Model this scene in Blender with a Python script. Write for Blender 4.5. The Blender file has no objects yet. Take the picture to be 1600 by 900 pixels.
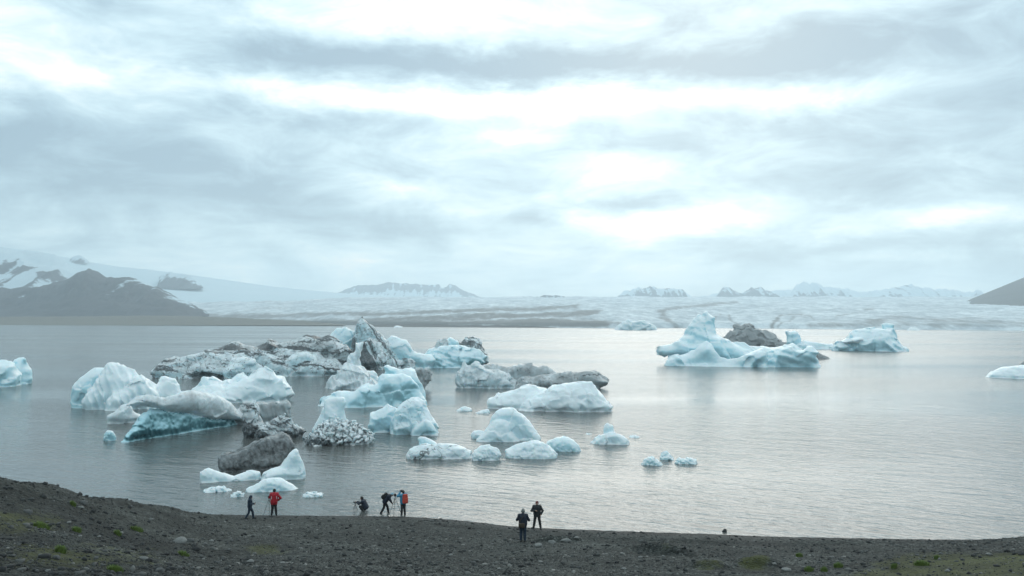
import bpy, math, random
import numpy as np
from mathutils import Matrix, Vector

# ------------------------------------------------------------------ camera
SC = bpy.context.scene
H = 13.2                                   # eye height over the lake
FPX = 1256.0                               # focal length in 1600-px units
PITCH = math.atan(51.0 / FPX)
ROLL = math.radians(0.2)
_F = np.array([0, math.cos(PITCH), math.sin(PITCH)])
_R0 = np.array([1.0, 0, 0]); _U0 = np.array([0, -math.sin(PITCH), math.cos(PITCH)])
_R = math.cos(ROLL) * _R0 + math.sin(ROLL) * _U0
_U = -math.sin(ROLL) * _R0 + math.cos(ROLL) * _U0
cam = bpy.data.cameras.new('camera')
cam.sensor_width = 36.0; cam.lens = 36.0 * FPX / 1600.0
cam.clip_start = 0.1; cam.clip_end = 90000
camo = bpy.data.objects.new('camera', cam); SC.collection.objects.link(camo)
M = Matrix.Identity(4)
for i in range(3):
    M[i][0] = _R[i]; M[i][1] = _U[i]; M[i][2] = -_F[i]
M[2][3] = H
camo.matrix_world = M
SC.camera = camo

def ray(px, py):
    d = _F + _R * (px - 800) / FPX + _U * (450 - py) / FPX
    return d / d[1]
def at(px, py, Y):                          # point on the ray at forward distance Y
    d = ray(px, py); return np.array([d[0] * Y, Y, H + d[2] * Y])
def onwater(px, py):
    d = ray(px, py); return np.array([d[0], 1, d[2]]) * (H / -d[2]) + np.array([0, 0, H])

# ------------------------------------------------------------------ node helper
class NT:
    def __init__(s, tree):
        s.t = tree; tree.nodes.clear()
    def n(s, typ, ins=None, **props):
        nd = s.t.nodes.new(typ)
        for k, v in props.items(): setattr(nd, k, v)
        for k, v in (ins or {}).items(): s.put(nd.inputs[k], v)
        return nd
    def put(s, sock, v):
        if isinstance(v, bpy.types.NodeSocket): s.t.links.new(v, sock)
        elif v is not None: sock.default_value = v
    def m(s, op, *a, clamp=False):
        nd = s.t.nodes.new('ShaderNodeMath'); nd.operation = op; nd.use_clamp = clamp
        for i, v in enumerate(a): s.put(nd.inputs[i], v)
        return nd.outputs[0]
    def vm(s, op, *a):
        nd = s.t.nodes.new('ShaderNodeVectorMath'); nd.operation = op
        for i, v in enumerate(a): s.put(nd.inputs[i], v)
        return nd.outputs['Value'] if op in ('DOT_PRODUCT', 'LENGTH') else nd.outputs[0]
    def mix(s, fac, a, b, blend='MIX'):
        nd = s.t.nodes.new('ShaderNodeMix'); nd.data_type = 'RGBA'; nd.blend_type = blend
        s.put(nd.inputs[0], fac)
        for i, v in ((6, a), (7, b)):
            if isinstance(v, tuple) and len(v) == 3: v = v + (1,)
            s.put(nd.inputs[i], v)
        return nd.outputs[2]
    def ramp(s, fac, stops, interp='LINEAR'):
        nd = s.t.nodes.new('ShaderNodeValToRGB'); s.put(nd.inputs[0], fac)
        cr = nd.color_ramp; cr.interpolation = interp
        while len(cr.elements) < len(stops): cr.elements.new(0.5)
        for e, (p, c) in zip(cr.elements, stops):
            e.position = p
            e.color = (c, c, c, 1) if not isinstance(c, tuple) else c + (1,)
        return nd.outputs[0]
    def step(s, v, lo, hi):
        nd = s.t.nodes.new('ShaderNodeMapRange'); nd.interpolation_type = 'SMOOTHSTEP'
        s.put(nd.inputs[0], v); nd.inputs[1].default_value = lo; nd.inputs[2].default_value = hi
        return nd.outputs[0]
    def noise(s, vec, scale, detail=4, rough=0.5, dist=0.0, out='Fac'):
        nd = s.t.nodes.new('ShaderNodeTexNoise')
        if vec is not None: s.put(nd.inputs['Vector'], vec)
        nd.inputs['Scale'].default_value = scale; nd.inputs['Detail'].default_value = detail
        nd.inputs['Roughness'].default_value = rough; nd.inputs['Distortion'].default_value = dist
        return nd.outputs[out]
    def scale(s, vec, sc, rot=(0, 0, 0)):
        nd = s.t.nodes.new('ShaderNodeMapping'); s.put(nd.inputs['Vector'], vec)
        nd.inputs['Scale'].default_value = sc; nd.inputs['Rotation'].default_value = rot
        return nd.outputs[0]
    def attr(s, name):
        nd = s.t.nodes.new('ShaderNodeAttribute'); nd.attribute_name = name
        return nd.outputs['Fac']

# ------------------------------------------------------------------ world: overcast sky over Nishita
SUN_AZ, SUN_EL = math.radians(13), math.radians(26)
world = bpy.data.worlds.new('World'); SC.world = world; world.use_nodes = True
w = NT(world.node_tree)
sky = w.n('ShaderNodeTexSky', sky_type='NISHITA', sun_disc=False, sun_elevation=SUN_EL, sun_rotation=SUN_AZ)
tc = w.n('ShaderNodeTexCoord').outputs['Generated']
sep = w.n('ShaderNodeSeparateXYZ', {0: tc})
dx, dy, dz = sep.outputs
zc = w.m('ADD', w.m('MAXIMUM', dz, 0.0), 0.13)
plan = w.n('ShaderNodeCombineXYZ', {0: w.m('DIVIDE', dx, zc), 1: w.m('DIVIDE', dy, zc), 2: 0.0}).outputs[0]
puff = w.vm('MULTIPLY', tc, (1.0, 1.0, 2.6))
warpn = w.noise(puff, 5.5, 6, 0.64, out='Color')
az = w.m('ARCTAN2', dx, dy); el = w.m('ARCSINE', dz)
ae = w.n('ShaderNodeCombineXYZ', {0: az, 1: el, 2: 0.0}).outputs[0]
warp = w.vm('MULTIPLY', w.vm('SUBTRACT', warpn, (0.5, 0.5, 0.5)), (0.20, 0.070, 0))
aew = w.vm('ADD', ae, warp)
fine = w.noise(puff, 8.0, 7, 0.62, 0.5)
big = w.noise(plan, 0.55, 2, 0.5, 0.2)
wisp = w.noise(w.scale(plan, (0.55, 1.0, 1), (0, 0, .15)), 4.5, 4, 0.6)
val = w.m('ADD', w.m('MULTIPLY_ADD', w.m('SUBTRACT', wisp, .5), .34, 0.475), w.m('MULTIPLY', w.m('SUBTRACT', fine, 0.5), 1.3))
val = w.m('ADD', val, w.m('MULTIPLY', w.m('SUBTRACT', big, 0.5), 0.35))
# the banks and gaps of this cloud deck: px, py, radius x, radius y, brightness
BANKS = [(620, 96, 400, 27, -.50), (1080, 98, 300, 28, -.42), (330, 105, 170, 20, -.18),
         (560, 152, 600, 19, .38), (900, 158, 230, 20, .36), (1250, 155, 85, 20, .5),
         (180, 195, 330, 35, -.26), (120, 250, 340, 34, -.32), (250, 300, 260, 30, -.20), (560, 190, 90, 16, -.22),
         (60, 335, 300, 40, -.24), (580, 345, 130, 24, -.42), (420, 320, 100, 18, -.15),
         (1400, 230, 260, 110, -.26), (1500, 60, 230, 60, -.30), (1150, 215, 220, 22, -.14),
         (800, 212, 80, 15, .32), (960, 262, 105, 24, .40), (950, 355, 160, 38, .50), (1120, 335, 110, 18, .34),
         (970, 316, 85, 15, -.55), (828, 338, 55, 17, -.55), (1430, 345, 200, 18, .42), (1560, 320, 90, 16, .25),
         (1300, 375, 320, 15, -.34), (1180, 400, 180, 14, -.25), (1380, 395, 90, 9, .30), (1480, 415, 200, 12, -.12),
         (740, 40, 150, 36, .34), (520, 20, 130, 32, .20), (100, 40, 110, 24, .24), (60, 110, 130, 30, .14),
         (1000, 20, 200, 26, -.05), (700, 420, 500, 26, .05), (640, 300, 130, 26, .12)]
for px, py, rx, ry, amp in BANKS:
    d = ray(px, py); a0 = math.atan2(d[0], 1); e0 = math.atan2(d[2], math.hypot(d[0], 1))
    v = w.vm('MULTIPLY', w.vm('SUBTRACT', aew, (a0, e0, 0)), (FPX / rx * 1.1, FPX / ry, 0))
    g = w.m('EXPONENT', w.m('MULTIPLY', w.vm('DOT_PRODUCT', v, v), -0.8))
    val = w.m('MULTIPLY_ADD', g, amp, val)
cl = w.ramp(val, [(0.0, (.29, .41, .49)), (0.22, (.40, .55, .63)), (0.44, (.565, .74, .805)), (0.66, (.765, .905, .93)), (0.86, (1.04, 1.01, .955)), (1.0, (1.24, 1.15, 1.04))])
bg_sky = w.n('ShaderNodeBackground', {'Color': sky.outputs[0], 'Strength': 0.1})
bg_cl = w.n('ShaderNodeBackground', {'Color': cl, 'Strength': 1.12})
mx = w.n('ShaderNodeMixShader', {0: 0.9, 1: bg_sky.outputs[0], 2: bg_cl.outputs[0]})
w.n('ShaderNodeOutputWorld', {0: mx.outputs[0]})
world.cycles.sampling_method = 'MANUAL'; world.cycles.sample_map_resolution = 512

sun = bpy.data.lights.new('sun', 'SUN'); sun.energy = 0.95; sun.angle = math.radians(45); sun.color = (1.0, 0.93, 0.83)
suno = bpy.data.objects.new('sun', sun); SC.collection.objects.link(suno)
sd = Vector((math.sin(SUN_AZ) * math.cos(SUN_EL), math.cos(SUN_AZ) * math.cos(SUN_EL), math.sin(SUN_EL)))
suno.rotation_euler = sd.to_track_quat('Z', 'Y').to_euler(); suno.location = (0, 0, 200)

vs = SC.view_settings
SC.display_settings.display_device = 'sRGB'
vs.view_transform = 'Standard'; vs.look = 'None'; vs.exposure = 0.2; vs.gamma = 1.0; vs.use_curve_mapping = False
SC.render.engine = 'CYCLES'
SC.cycles.use_denoising = True; SC.cycles.use_adaptive_sampling = True; SC.cycles.adaptive_threshold = 0.015
SC.cycles.max_bounces = 6; SC.cycles.volume_bounces = 1; SC.cycles.diffuse_bounces = 3
SC.cycles.glossy_bounces = 3; SC.cycles.sample_clamp_indirect = 4

# ------------------------------------------------------------------ numpy tools
RNG = np.random.default_rng(7)
_P = np.concatenate([RNG.permutation(256)] * 3).astype(np.int32)
_G = RNG.normal(size=(256, 3)).astype(np.float32); _G /= np.linalg.norm(_G, axis=1)[:, None]
def perlin(x, y, z):
    x = np.asarray(x, np.float32); y = np.asarray(y, np.float32); z = np.asarray(z, np.float32)
    xi = np.floor(x).astype(np.int32); yi = np.floor(y).astype(np.int32); zi = np.floor(z).astype(np.int32)
    fx = x - xi; fy = y - yi; fz = z - zi
    u = fx * fx * (3 - 2 * fx); v = fy * fy * (3 - 2 * fy); t = fz * fz * (3 - 2 * fz)
    out = 0
    for a in (0, 1):
        A = _P[(xi + a) & 255]; wa = u if a else 1 - u
        for b in (0, 1):
            B = _P[A + ((yi + b) & 255)]; wb = v if b else 1 - v
            for c in (0, 1):
                g = _G[_P[B + ((zi + c) & 255)] & 255]
                out = out + wa * wb * (t if c else 1 - t) * (g[..., 0] * (fx - a) + g[..., 1] * (fy - b) + g[..., 2] * (fz - c))
    return out * 1.6
def fbm(x, y, z, o=4, g=0.5):
    s = 0; a = 1.0; k = 1.0
    for i in range(o):
        s = s + a * perlin(x * k + 17.3 * i, y * k + 5.1 * i, z * k - 9.7 * i); a *= g; k *= 2.03
    return s
_TN, _TS = 16, 6
def _table():
    n_ = _TN * _TS; q = np.arange(n_, dtype=np.float32) / _TS; i0 = np.floor(q).astype(int); f = (q - i0).astype(np.float32)
    g = RNG.normal(size=(_TN, _TN, _TN, 3)).astype(np.float32); g /= np.linalg.norm(g, axis=-1, keepdims=True)
    sm_ = f * f * f * (f * (f * 6 - 15) + 10); out = np.zeros((n_, n_, n_), np.float32)
    for a in (0, 1):
        for b in (0, 1):
            for c in (0, 1):
                G_ = g[np.ix_((i0 + a) % _TN, (i0 + b) % _TN, (i0 + c) % _TN)]
                wgt = (sm_ if a else 1 - sm_)[:, None, None] * (sm_ if b else 1 - sm_)[None, :, None] * (sm_ if c else 1 - sm_)[None, None, :]
                out += wgt * (G_[..., 0] * (f - a)[:, None, None] + G_[..., 1] * (f - b)[None, :, None] + G_[..., 2] * (f - c)[None, None, :])
    return (out * 1.6)
_TAB = _table().ravel()
def tno(x, y, z):                            # fast periodic noise from the table
    N_ = _TN * _TS
    c = []
    for q in (x, y, z):
        q = (np.asarray(q, np.float32) + np.float32(800)) * _TS; i = q.astype(np.int32); c.append((i % N_, (i + 1) % N_, q - i))
    (x0, x1, fx), (y0, y1, fy), (z0, z1, fz) = c
    a0 = x0 * (N_ * N_); a1 = x1 * (N_ * N_); b0 = y0 * N_; b1 = y1 * N_
    T = _TAB; gx1 = 1 - fx; gz1 = 1 - fz
    lo = (T[a0 + b0 + z0] * gz1 + T[a0 + b0 + z1] * fz) * gx1 + (T[a1 + b0 + z0] * gz1 + T[a1 + b0 + z1] * fz) * fx
    hi = (T[a0 + b1 + z0] * gz1 + T[a0 + b1 + z1] * fz) * gx1 + (T[a1 + b1 + z0] * gz1 + T[a1 + b1 + z1] * fz) * fx
    return lo + (hi - lo) * fy
def tfbm(x, y, z, o=3, g=0.5):
    s = 0; a = 1.0; k = 1.0
    for i in range(o):
        s = s + a * tno(x * k + 17.3 * i, y * k + 5.1 * i, z * k - 9.7 * i); a *= g; k *= 2.03
    return s
def smooth(a, b, x):
    t = np.clip((x - a) / (b - a), 0, 1); return t * t * (3 - 2 * t)

def mesh(name, V, Fc, smooth_shade=True, attrs=None):
    me = bpy.data.meshes.new(name)
    V = np.asarray(V, np.float32); Fc = np.asarray(Fc, np.int32)
    nv, nf, k = len(V), len(Fc), Fc.shape[1]
    me.vertices.add(nv); me.vertices.foreach_set('co', V.ravel())
    me.loops.add(nf * k); me.loops.foreach_set('vertex_index', Fc.ravel())
    me.polygons.add(nf); me.polygons.foreach_set('loop_start', np.arange(0, nf * k, k, dtype=np.int32))
    me.update(calc_edges=True)
    if smooth_shade: me.polygons.foreach_set('use_smooth', np.ones(nf, bool))
    for an, av in (attrs or {}).items():
        at_ = me.attributes.new(an, 'FLOAT', 'POINT'); at_.data.foreach_set('value', np.asarray(av, np.float32))
    me.validate()
    return me
def link(name, me, mat=None, parent=None, label=None, cat=None, group=None, kind=None):
    o = bpy.data.objects.new(name, me); SC.collection.objects.link(o)
    if mat is not None and me is not None and not me.materials: me.materials.append(mat)
    if parent is not None: o.parent = parent
    tag(o, label, cat, group, kind); return o
def tag(o, label=None, cat=None, group=None, kind=None):
    for k, v in (('label', label), ('category', cat), ('group', group), ('kind', kind)):
        if v: o[k] = v
def grid_faces(nu, nv):                     # vertices stored [u, v], v fastest; counter-clockwise for x=u, y=v
    i = np.arange(nu - 1)[:, None] * nv + np.arange(nv - 1)[None, :]
    i = i.ravel(); return np.stack([i, i + nv, i + nv + 1, i + 1], 1)
def pts(s):
    return np.array([[float(c) for c in p.split(',')] for p in s.split()])

_E12 = [((0,0,0),(1,0,0)),((0,1,0),(1,1,0)),((0,0,1),(1,0,1)),((0,1,1),(1,1,1)),
        ((0,0,0),(0,1,0)),((1,0,0),(1,1,0)),((0,0,1),(0,1,1)),((1,0,1),(1,1,1)),
        ((0,0,0),(0,0,1)),((1,0,0),(1,0,1)),((0,1,0),(0,1,1)),((1,1,0),(1,1,1))]
def surfnets(F, org, h):
    S = F < 0
    cnt = np.zeros([n - 1 for n in F.shape], np.int8)
    nx, ny, nz = cnt.shape
    for a in (0, 1):
        for b in (0, 1):
            for c in (0, 1): cnt += S[a:a + nx, b:b + ny, c:c + nz]
    act = (cnt > 0) & (cnt < 8)
    idx = np.full(cnt.shape, -1, np.int32)
    I = np.stack(np.nonzero(act), 1); idx[act] = np.arange(len(I))
    acc = np.zeros((len(I), 3), np.float32); n = np.zeros(len(I), np.float32)
    for a, b in _E12:
        fa = F[I[:, 0] + a[0], I[:, 1] + a[1], I[:, 2] + a[2]]; fb = F[I[:, 0] + b[0], I[:, 1] + b[1], I[:, 2] + b[2]]
        cr = (fa < 0) != (fb < 0)
        t = np.where(cr, fa / np.where(cr, fa - fb, 1), 0)
        acc += cr[:, None] * (np.array(a, np.float32) + t[:, None] * (np.array(b, np.float32) - np.array(a, np.float32))); n += cr
    V = (I + acc / n[:, None]) * h + np.asarray(org)
    Q = []
    for ax in range(3):
        o1, o2 = [(1, 2), (2, 0), (0, 1)][ax]
        sl = [slice(1, -1)] * 3; sl[ax] = slice(0, -1)
        sh = list(sl); sh[ax] = slice(1, None)
        A = S[tuple(sl)]; B = S[tuple(sh)]
        for inside, flip in ((A & ~B, False), (~A & B, True)):
            J = np.stack(np.nonzero(inside), 1)
            if not len(J): continue
            J = J + np.array([0 if q == ax else 1 for q in range(3)])
            e1 = np.zeros(3, int); e1[o1] = 1; e2 = np.zeros(3, int); e2[o2] = 1
            c = [idx[tuple((J + k).T)] for k in (-e1 - e2, -e2, 0 * e1, -e1)]
            if flip: c = c[::-1]
            Q.append(np.stack(c, 1))
    Q = np.concatenate(Q); return V, Q[(Q >= 0).all(1)]

# ------------------------------------------------------------------ materials
def new_mat(name):
    m = bpy.data.materials.new(name); m.use_nodes = True
    return m, NT(m.node_tree)
def finish(n, col, rough=0.6, bump=None, **kw):
    ins = {'Base Color': col if not (isinstance(col, tuple) and len(col) == 3) else col + (1,), 'Roughness': rough}
    if bump is not None: ins['Normal'] = bump
    p = n.n('ShaderNodeBsdfPrincipled', ins)
    for k, v in kw.items(): n.put(p.inputs[k.replace('_', ' ')], v)
    n.n('ShaderNodeOutputMaterial', {0: p.outputs[0]}); return p
def bumpn(n, hgt, dist=1.0, strength=1.0, normal=None):
    b = n.n('ShaderNodeBump', {'Height': hgt}); b.inputs['Distance'].default_value = dist; b.inputs['Strength'].default_value = strength
    if normal is not None: n.put(b.inputs['Normal'], normal)
    return b.outputs[0]
def plain(name, col, rough=0.7, var=0.25, scale=9.0):
    m, n = new_mat(name)
    o = n.n('ShaderNodeTexCoord').outputs['Object']
    f = n.noise(o, scale, 4)
    c = n.mix(f, tuple(x * (1 - var) for x in col), tuple(min(1, x * (1 + var)) for x in col))
    finish(n, c, rough); return m

# ice
def ice_material():
    m, n = new_mat('glacier_ice')
    o = n.n('ShaderNodeTexCoord').outputs['Object']
    dirt, blue, vein = n.attr('dirt'), n.attr('blue'), n.attr('vein')
    n1 = n.noise(o, 0.35, 6, 0.6); n2 = n.noise(o, 1.6, 6, 0.62); n3 = n.noise(o, 6.0, 4, 0.6)
    b = n.m('ADD', n.m('ADD', blue, n.m('MULTIPLY', n.m('SUBTRACT', 0.42, n.attr('crust_shade')), 0.46)), n.m('MULTIPLY', n.m('SUBTRACT', n1, 0.5), 0.5), clamp=True)  # whiter tops, darker bluer sides: weathered ice plus shading contrast painted into the colour
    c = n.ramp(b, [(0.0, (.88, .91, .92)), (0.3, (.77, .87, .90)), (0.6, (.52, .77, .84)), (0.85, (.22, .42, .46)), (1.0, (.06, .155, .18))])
    # grey silt
    dm = n.m('ADD', n.m('MULTIPLY', n1, 0.6), n.m('MULTIPLY', n2, 0.55))
    dm = n.m('ADD', dm, n.m('MULTIPLY', n.m('SUBTRACT', n3, 0.5), 0.12))
    df = n.step(n.m('ADD', n.m('SUBTRACT', dm, 1.12), dirt), -0.22, 0.3)
    c = n.mix(n.m('MULTIPLY', df, 0.9), c, n.mix(n2, (.20, .205, .21), (.40, .40, .395)))
    # black ash: beds that follow the layering, and thin cracks
    so = n.n('ShaderNodeSeparateXYZ', {0: o}); wq = n.m('MULTIPLY', n.m('SUBTRACT', n1, .5), 3.2)
    q = n.m('ADD', n.attr('strat'), wq)
    sv = n.n('ShaderNodeCombineXYZ', {0: n.m('MULTIPLY', so.outputs[0], .10), 1: n.m('MULTIPLY', so.outputs[1], .10), 2: n.m('MULTIPLY', q, .62)}).outputs[0]
    bed = n.m('ADD', n.noise(sv, 1.0, 4, .6), n.m('MULTIPLY', n.m('SUBTRACT', n2, .5), .10))
    th = n.m('MULTIPLY_ADD', vein, -.28, .76)
    s0 = n.step(n.m('SUBTRACT', bed, th), -.005, .04)
    vo = n.vm('ADD', n.scale(o, (0.55, 0.55, 1.0)), n.vm('MULTIPLY', n.noise(o, 0.5, 4, out='Color'), (2.0, 2.0, 2.0)))
    vb = n.m('ABSOLUTE', n.m('SUBTRACT', n.noise(vo, 0.6, 3, 0.6), 0.5))
    wide = n.m('MULTIPLY', n.m('MAXIMUM', n.m('SUBTRACT', vein, .15), 0.0), n.m('MULTIPLY', n2, 0.05))
    s2 = n.m('SUBTRACT', 1.0, n.m('DIVIDE', vb, n.m('ADD', wide, 0.0005)), clamp=True)
    s = n.m('MAXIMUM', n.m('MULTIPLY', s0, n.m('MULTIPLY_ADD', n.step(n3, .3, .55), .5, .5)), n.m('MULTIPLY', n.step(s2, 0, .5), .8))
    s = n.m('MAXIMUM', n.m('MULTIPLY', s, n.step(vein, 0.02, 0.12)), n.m('MULTIPLY', n.attr('crack'), n.step(n2, .3, .6)))
    c = n.mix(n.m('MULTIPLY', s, .93), c, n.mix(n3, (.022, .025, .028), (.075, .078, .08)))
    # coal-black slabs
    bf = n.step(n.m('ADD', dirt, n.m('MULTIPLY', n.m('SUBTRACT', n2, 0.5), 0.9)), 0.95, 1.35)
    c = n.mix(bf, c, n.mix(n.step(n.m('ADD', bed, n.m('MULTIPLY', n.m('SUBTRACT', n3, .5), .3)), .36, .66), (.022, .024, .027), (.15, .148, .145)))
    hgt = n.m('ADD', n.m('MULTIPLY', n2, 0.30), n.m('MULTIPLY', n.m('MULTIPLY', n3, dirt), 0.16))
    hgt = n.m('ADD', hgt, n.m('MULTIPLY', n.noise(o, 17, 3), 0.02))
    bp = bumpn(n, hgt, 1.0, 0.13)
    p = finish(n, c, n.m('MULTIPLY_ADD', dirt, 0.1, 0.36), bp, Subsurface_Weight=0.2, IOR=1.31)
    p.inputs['Subsurface Radius'].default_value = (0.5, 1.1, 1.4); p.inputs['Subsurface Scale'].default_value = 0.8
    return m
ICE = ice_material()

# ------------------------------------------------------------------ lake
def water_material():
    m, n = new_mat('lake_water')
    g = n.n('ShaderNodeNewGeometry').outputs['Position']
    r = n.scale(g, (1, 1, 1), (0, 0, math.radians(28)))
    patch = n.noise(n.scale(g, (0.004, 0.016, 1)), 1.0, 3, 0.5)
    amp = n.m('MULTIPLY_ADD', n.step(patch, 0.38, 0.62), 0.95, 0.3)
    h1 = n.noise(n.scale(r, (0.35, 1.0, 1)), 0.55, 3, 0.55, 0.4)
    h2 = n.noise(n.scale(r, (0.5, 1.0, 1)), 1.7, 3, 0.6, 0.5)
    h3 = n.noise(n.scale(g, (0.7, 1.0, 1)), 5.0, 2, 0.6)
    hh = n.m('ADD', n.m('MULTIPLY', h1, 0.30), n.m('ADD', n.m('MULTIPLY', h2, 0.16), n.m('MULTIPLY', h3, 0.04)))
    bp = bumpn(n, n.m('MULTIPLY', hh, amp), 1.0, 0.55)
    yv = n.n('ShaderNodeSeparateXYZ', {0: g}).outputs[1]
    rg = n.m('MULTIPLY_ADD', n.step(yv, 40, 420), 0.13, n.m('MULTIPLY_ADD', n.step(patch, .35, .65), .07, .05))
    finish(n, (.115, .118, .112), rg, bp, IOR=1.333)
    return m
WATER = water_material()
xs = np.array([-14000, -4000, -900, -200, 0, 200, 900, 4000, 14000.]); ys = np.array([20, 60, 120, 400, 1200, 3000, 6000.])
X, Y = np.meshgrid(xs, ys, indexing='ij')
link('water', mesh('water', np.stack([X, Y, 0 * X], -1).reshape(-1, 3), grid_faces(len(xs), len(ys))), WATER, kind='structure')

# ------------------------------------------------------------------ far land
def rock_snow(name, rock, rock2, snow_lo, snow_hi, sc=1.0, snowcol=(.62, .72, .77)):
    m, n = new_mat(name)
    g = n.n('ShaderNodeNewGeometry'); pos = g.outputs['Position']
    n1 = n.noise(pos, 0.004 * sc, 8, 0.6); n2 = n.noise(pos, 0.03 * sc, 6, 0.65)
    c = n.mix(n2, rock, rock2)
    s = n.m('ADD', n.attr('snow'), n.m('MULTIPLY', n.m('SUBTRACT', n1, 0.5), 0.9))
    s = n.m('ADD', s, n.m('MULTIPLY', n.m('SUBTRACT', n2, 0.5), 0.8))
    c = n.mix(n.step(s, snow_lo, snow_hi), c, snowcol)
    finish(n, c, 0.9, bumpn(n, n2, 14.0 / sc, 0.6)); return m
ROCK = rock_snow('mountain_rock', (.042, .046, .058), (.075, .076, .084), 0.45, 0.62)
LAND = rock_snow('moraine_earth', (.12, .115, .10), (.21, .195, .165), 5, 6, 4)
SCREE = rock_snow('scree', (.075, .076, .076), (.115, .112, .108), 5, 6, 3)

def ridge(name, crest, Yc, depth, base_py, mat, snow=None, rough=0.12, cols=None, back=1.2, seed=0, flat=1.0, kind='structure', gully=0.0, rows=70, jag=0.0):
    c = pts(crest); x0, x1 = c[0, 0], c[-1, 0]
    nx = cols or int(max(60, (x1 - x0) / 1.3)); U = np.linspace(x0, x1, nx)
    cy = np.interp(U, c[:, 0], c[:, 1])
    jn = fbm(U / 9 + seed * 3, 0 * U + seed, 0 * U, 4, .6)
    cy = cy + jag * jn
    S = np.concatenate([np.linspace(-1, 0, rows), np.linspace(0, back, rows // 3)[1:]])
    base = base_py if np.isscalar(base_py) else np.interp(U, *np.array(base_py).T)
    base = np.broadcast_to(base, U.shape)
    V = np.zeros((nx, len(S), 3)); sn = np.zeros((nx, len(S)))
    for i, u in enumerate(U):
        top = at(u, cy[i], Yc)[2]; bot = at(u, base[i], Yc - depth)[2] - 4
        dirv = ray(u, 480)
        Yv = Yc + S * depth
        Xv = dirv[0] * Yc * (1 + 0.85 * S * depth / Yc)
        p = np.clip(1 - np.abs(S), 0, 1) ** flat
        p = np.where(S > 0, 1 - np.abs(S) / back * 0.9, p)
        V[i, :, 0] = Xv; V[i, :, 1] = Yv; V[i, :, 2] = bot + (top - bot) * p
        sn[i] = (p)
    span = max(20.0, (V[..., 2].max() - V[..., 2].min()))
    L = span * 1.1
    nz = fbm(V[..., 0] / L + seed, V[..., 1] / L, 0 * V[..., 0] + seed, 6, 0.55)
    rg = 1 - np.abs(fbm(V[..., 0] / (L * 0.55) + seed, V[..., 1] / (L * 2.2), 0 * V[..., 0] + 3.3 + seed, 4, 0.5)) * 2
    env = np.clip(1 - np.abs(S)[None, :] ** 2, 0, 1) * np.clip(np.abs(S)[None, :] * 4, 0.22, 1)
    V[..., 2] += span * env * (rough * nz + gully * (rg - 0.5))
    st = fbm(V[..., 0] / (L * .16) + seed, V[..., 1] / (L * 1.3), 0 * V[..., 0] + 8.8 + seed, 3, .55)
    att = {'snow': (sn if snow is None else .38 * st + snow(U[:, None] + 0 * S[None], S[None] + 0 * U[:, None], sn, V)).ravel()}
    return link(name, mesh(name, V.reshape(-1, 3), grid_faces(nx, len(S)), True, att), mat, kind=kind)

# dark left mountain, snow dome and ice cap behind it
ridge('mountain', '-260,480 -160,470 -80,456 0,449 20,451 60,448 100,437 112,430 120,424 137,419.5 150,426 165,431 180,433 200,433.5 212,436 225,441 245,448 265,458 280,468 295,473 312,482 330,493',
      3000, 600, 497, ROCK, lambda u, s, p, V: 0.08 + 0.32 * smooth(.5, 1., p) * smooth(30, 90, u), 0.10, gully=0.10, seed=1.7, jag=1.3)
ridge('mountain', '-500,420 -300,395 -120,382 0,387 20,392 60,395 85,399 100,407 118,420 150,440 200,462',
      4000, 800, 490, ROCK, lambda u, s, p, V: 0.30 + 0.75 * smooth(.55, .85, p) + 0.0 * u + 0.35 * smooth(.62, .50, p), 0.07, gully=0.12, seed=4.2, jag=.6)
ICECAP, n = new_mat('far_snow')
pos = n.n('ShaderNodeNewGeometry').outputs['Position']
f = n.noise(n.scale(pos, (0.0012, 0.004, 0.004)), 1.0, 6, 0.6)
finish(n, n.mix(f, (.50, .63, .69), (.66, .75, .79)), 0.8)
ridge('snowfield', '-900,384 -300,384 0,386 60,393 90,400 130,408 180,416 230,421 300,430 350,437 420,447 500,455 560,460 700,466 800,467 1000,466 1200,467 1400,466 1700,468 2300,462',
      5200, 1300, 478, ICECAP, rough=0.012, rows=40, seed=2.2)
def snowy(k): return lambda u, s, p, V: k + 0.45 * smooth(.3, .9, p)
ridge('nunatak', '104,407 112,401 118,399 127,400 136,407', 5150, 90, 411, ROCK, snowy(0.30), 0.1, seed=8, jag=1.3)
ridge('nunatak', '248,432 256,427 266,425 275,429 290,428 300,433 308,441 318,447', 4700, 220, 450, ROCK, snowy(0.22), 0.12, gully=.12, seed=9, jag=1.3)
ridge('mountain', '528,456 545,450 560,446 590,445 605,441 640,443 660,445 685,445 690,450 697,449 703,443 712,447 720,452 735,457 748,464 765,470',
      7800, 330, 470, ROCK, lambda u, s, p, V: 0.66 - 0.36 * smooth(.45, .7, p), 0.06, gully=.10, seed=3.1, jag=1.3)
ridge('nunatak', '815,470 835,464 850,461 870,461 890,466 905,472', 4700, 200, 475, ROCK, snowy(-.05), 0.08, seed=5.5, jag=1.3)
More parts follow.
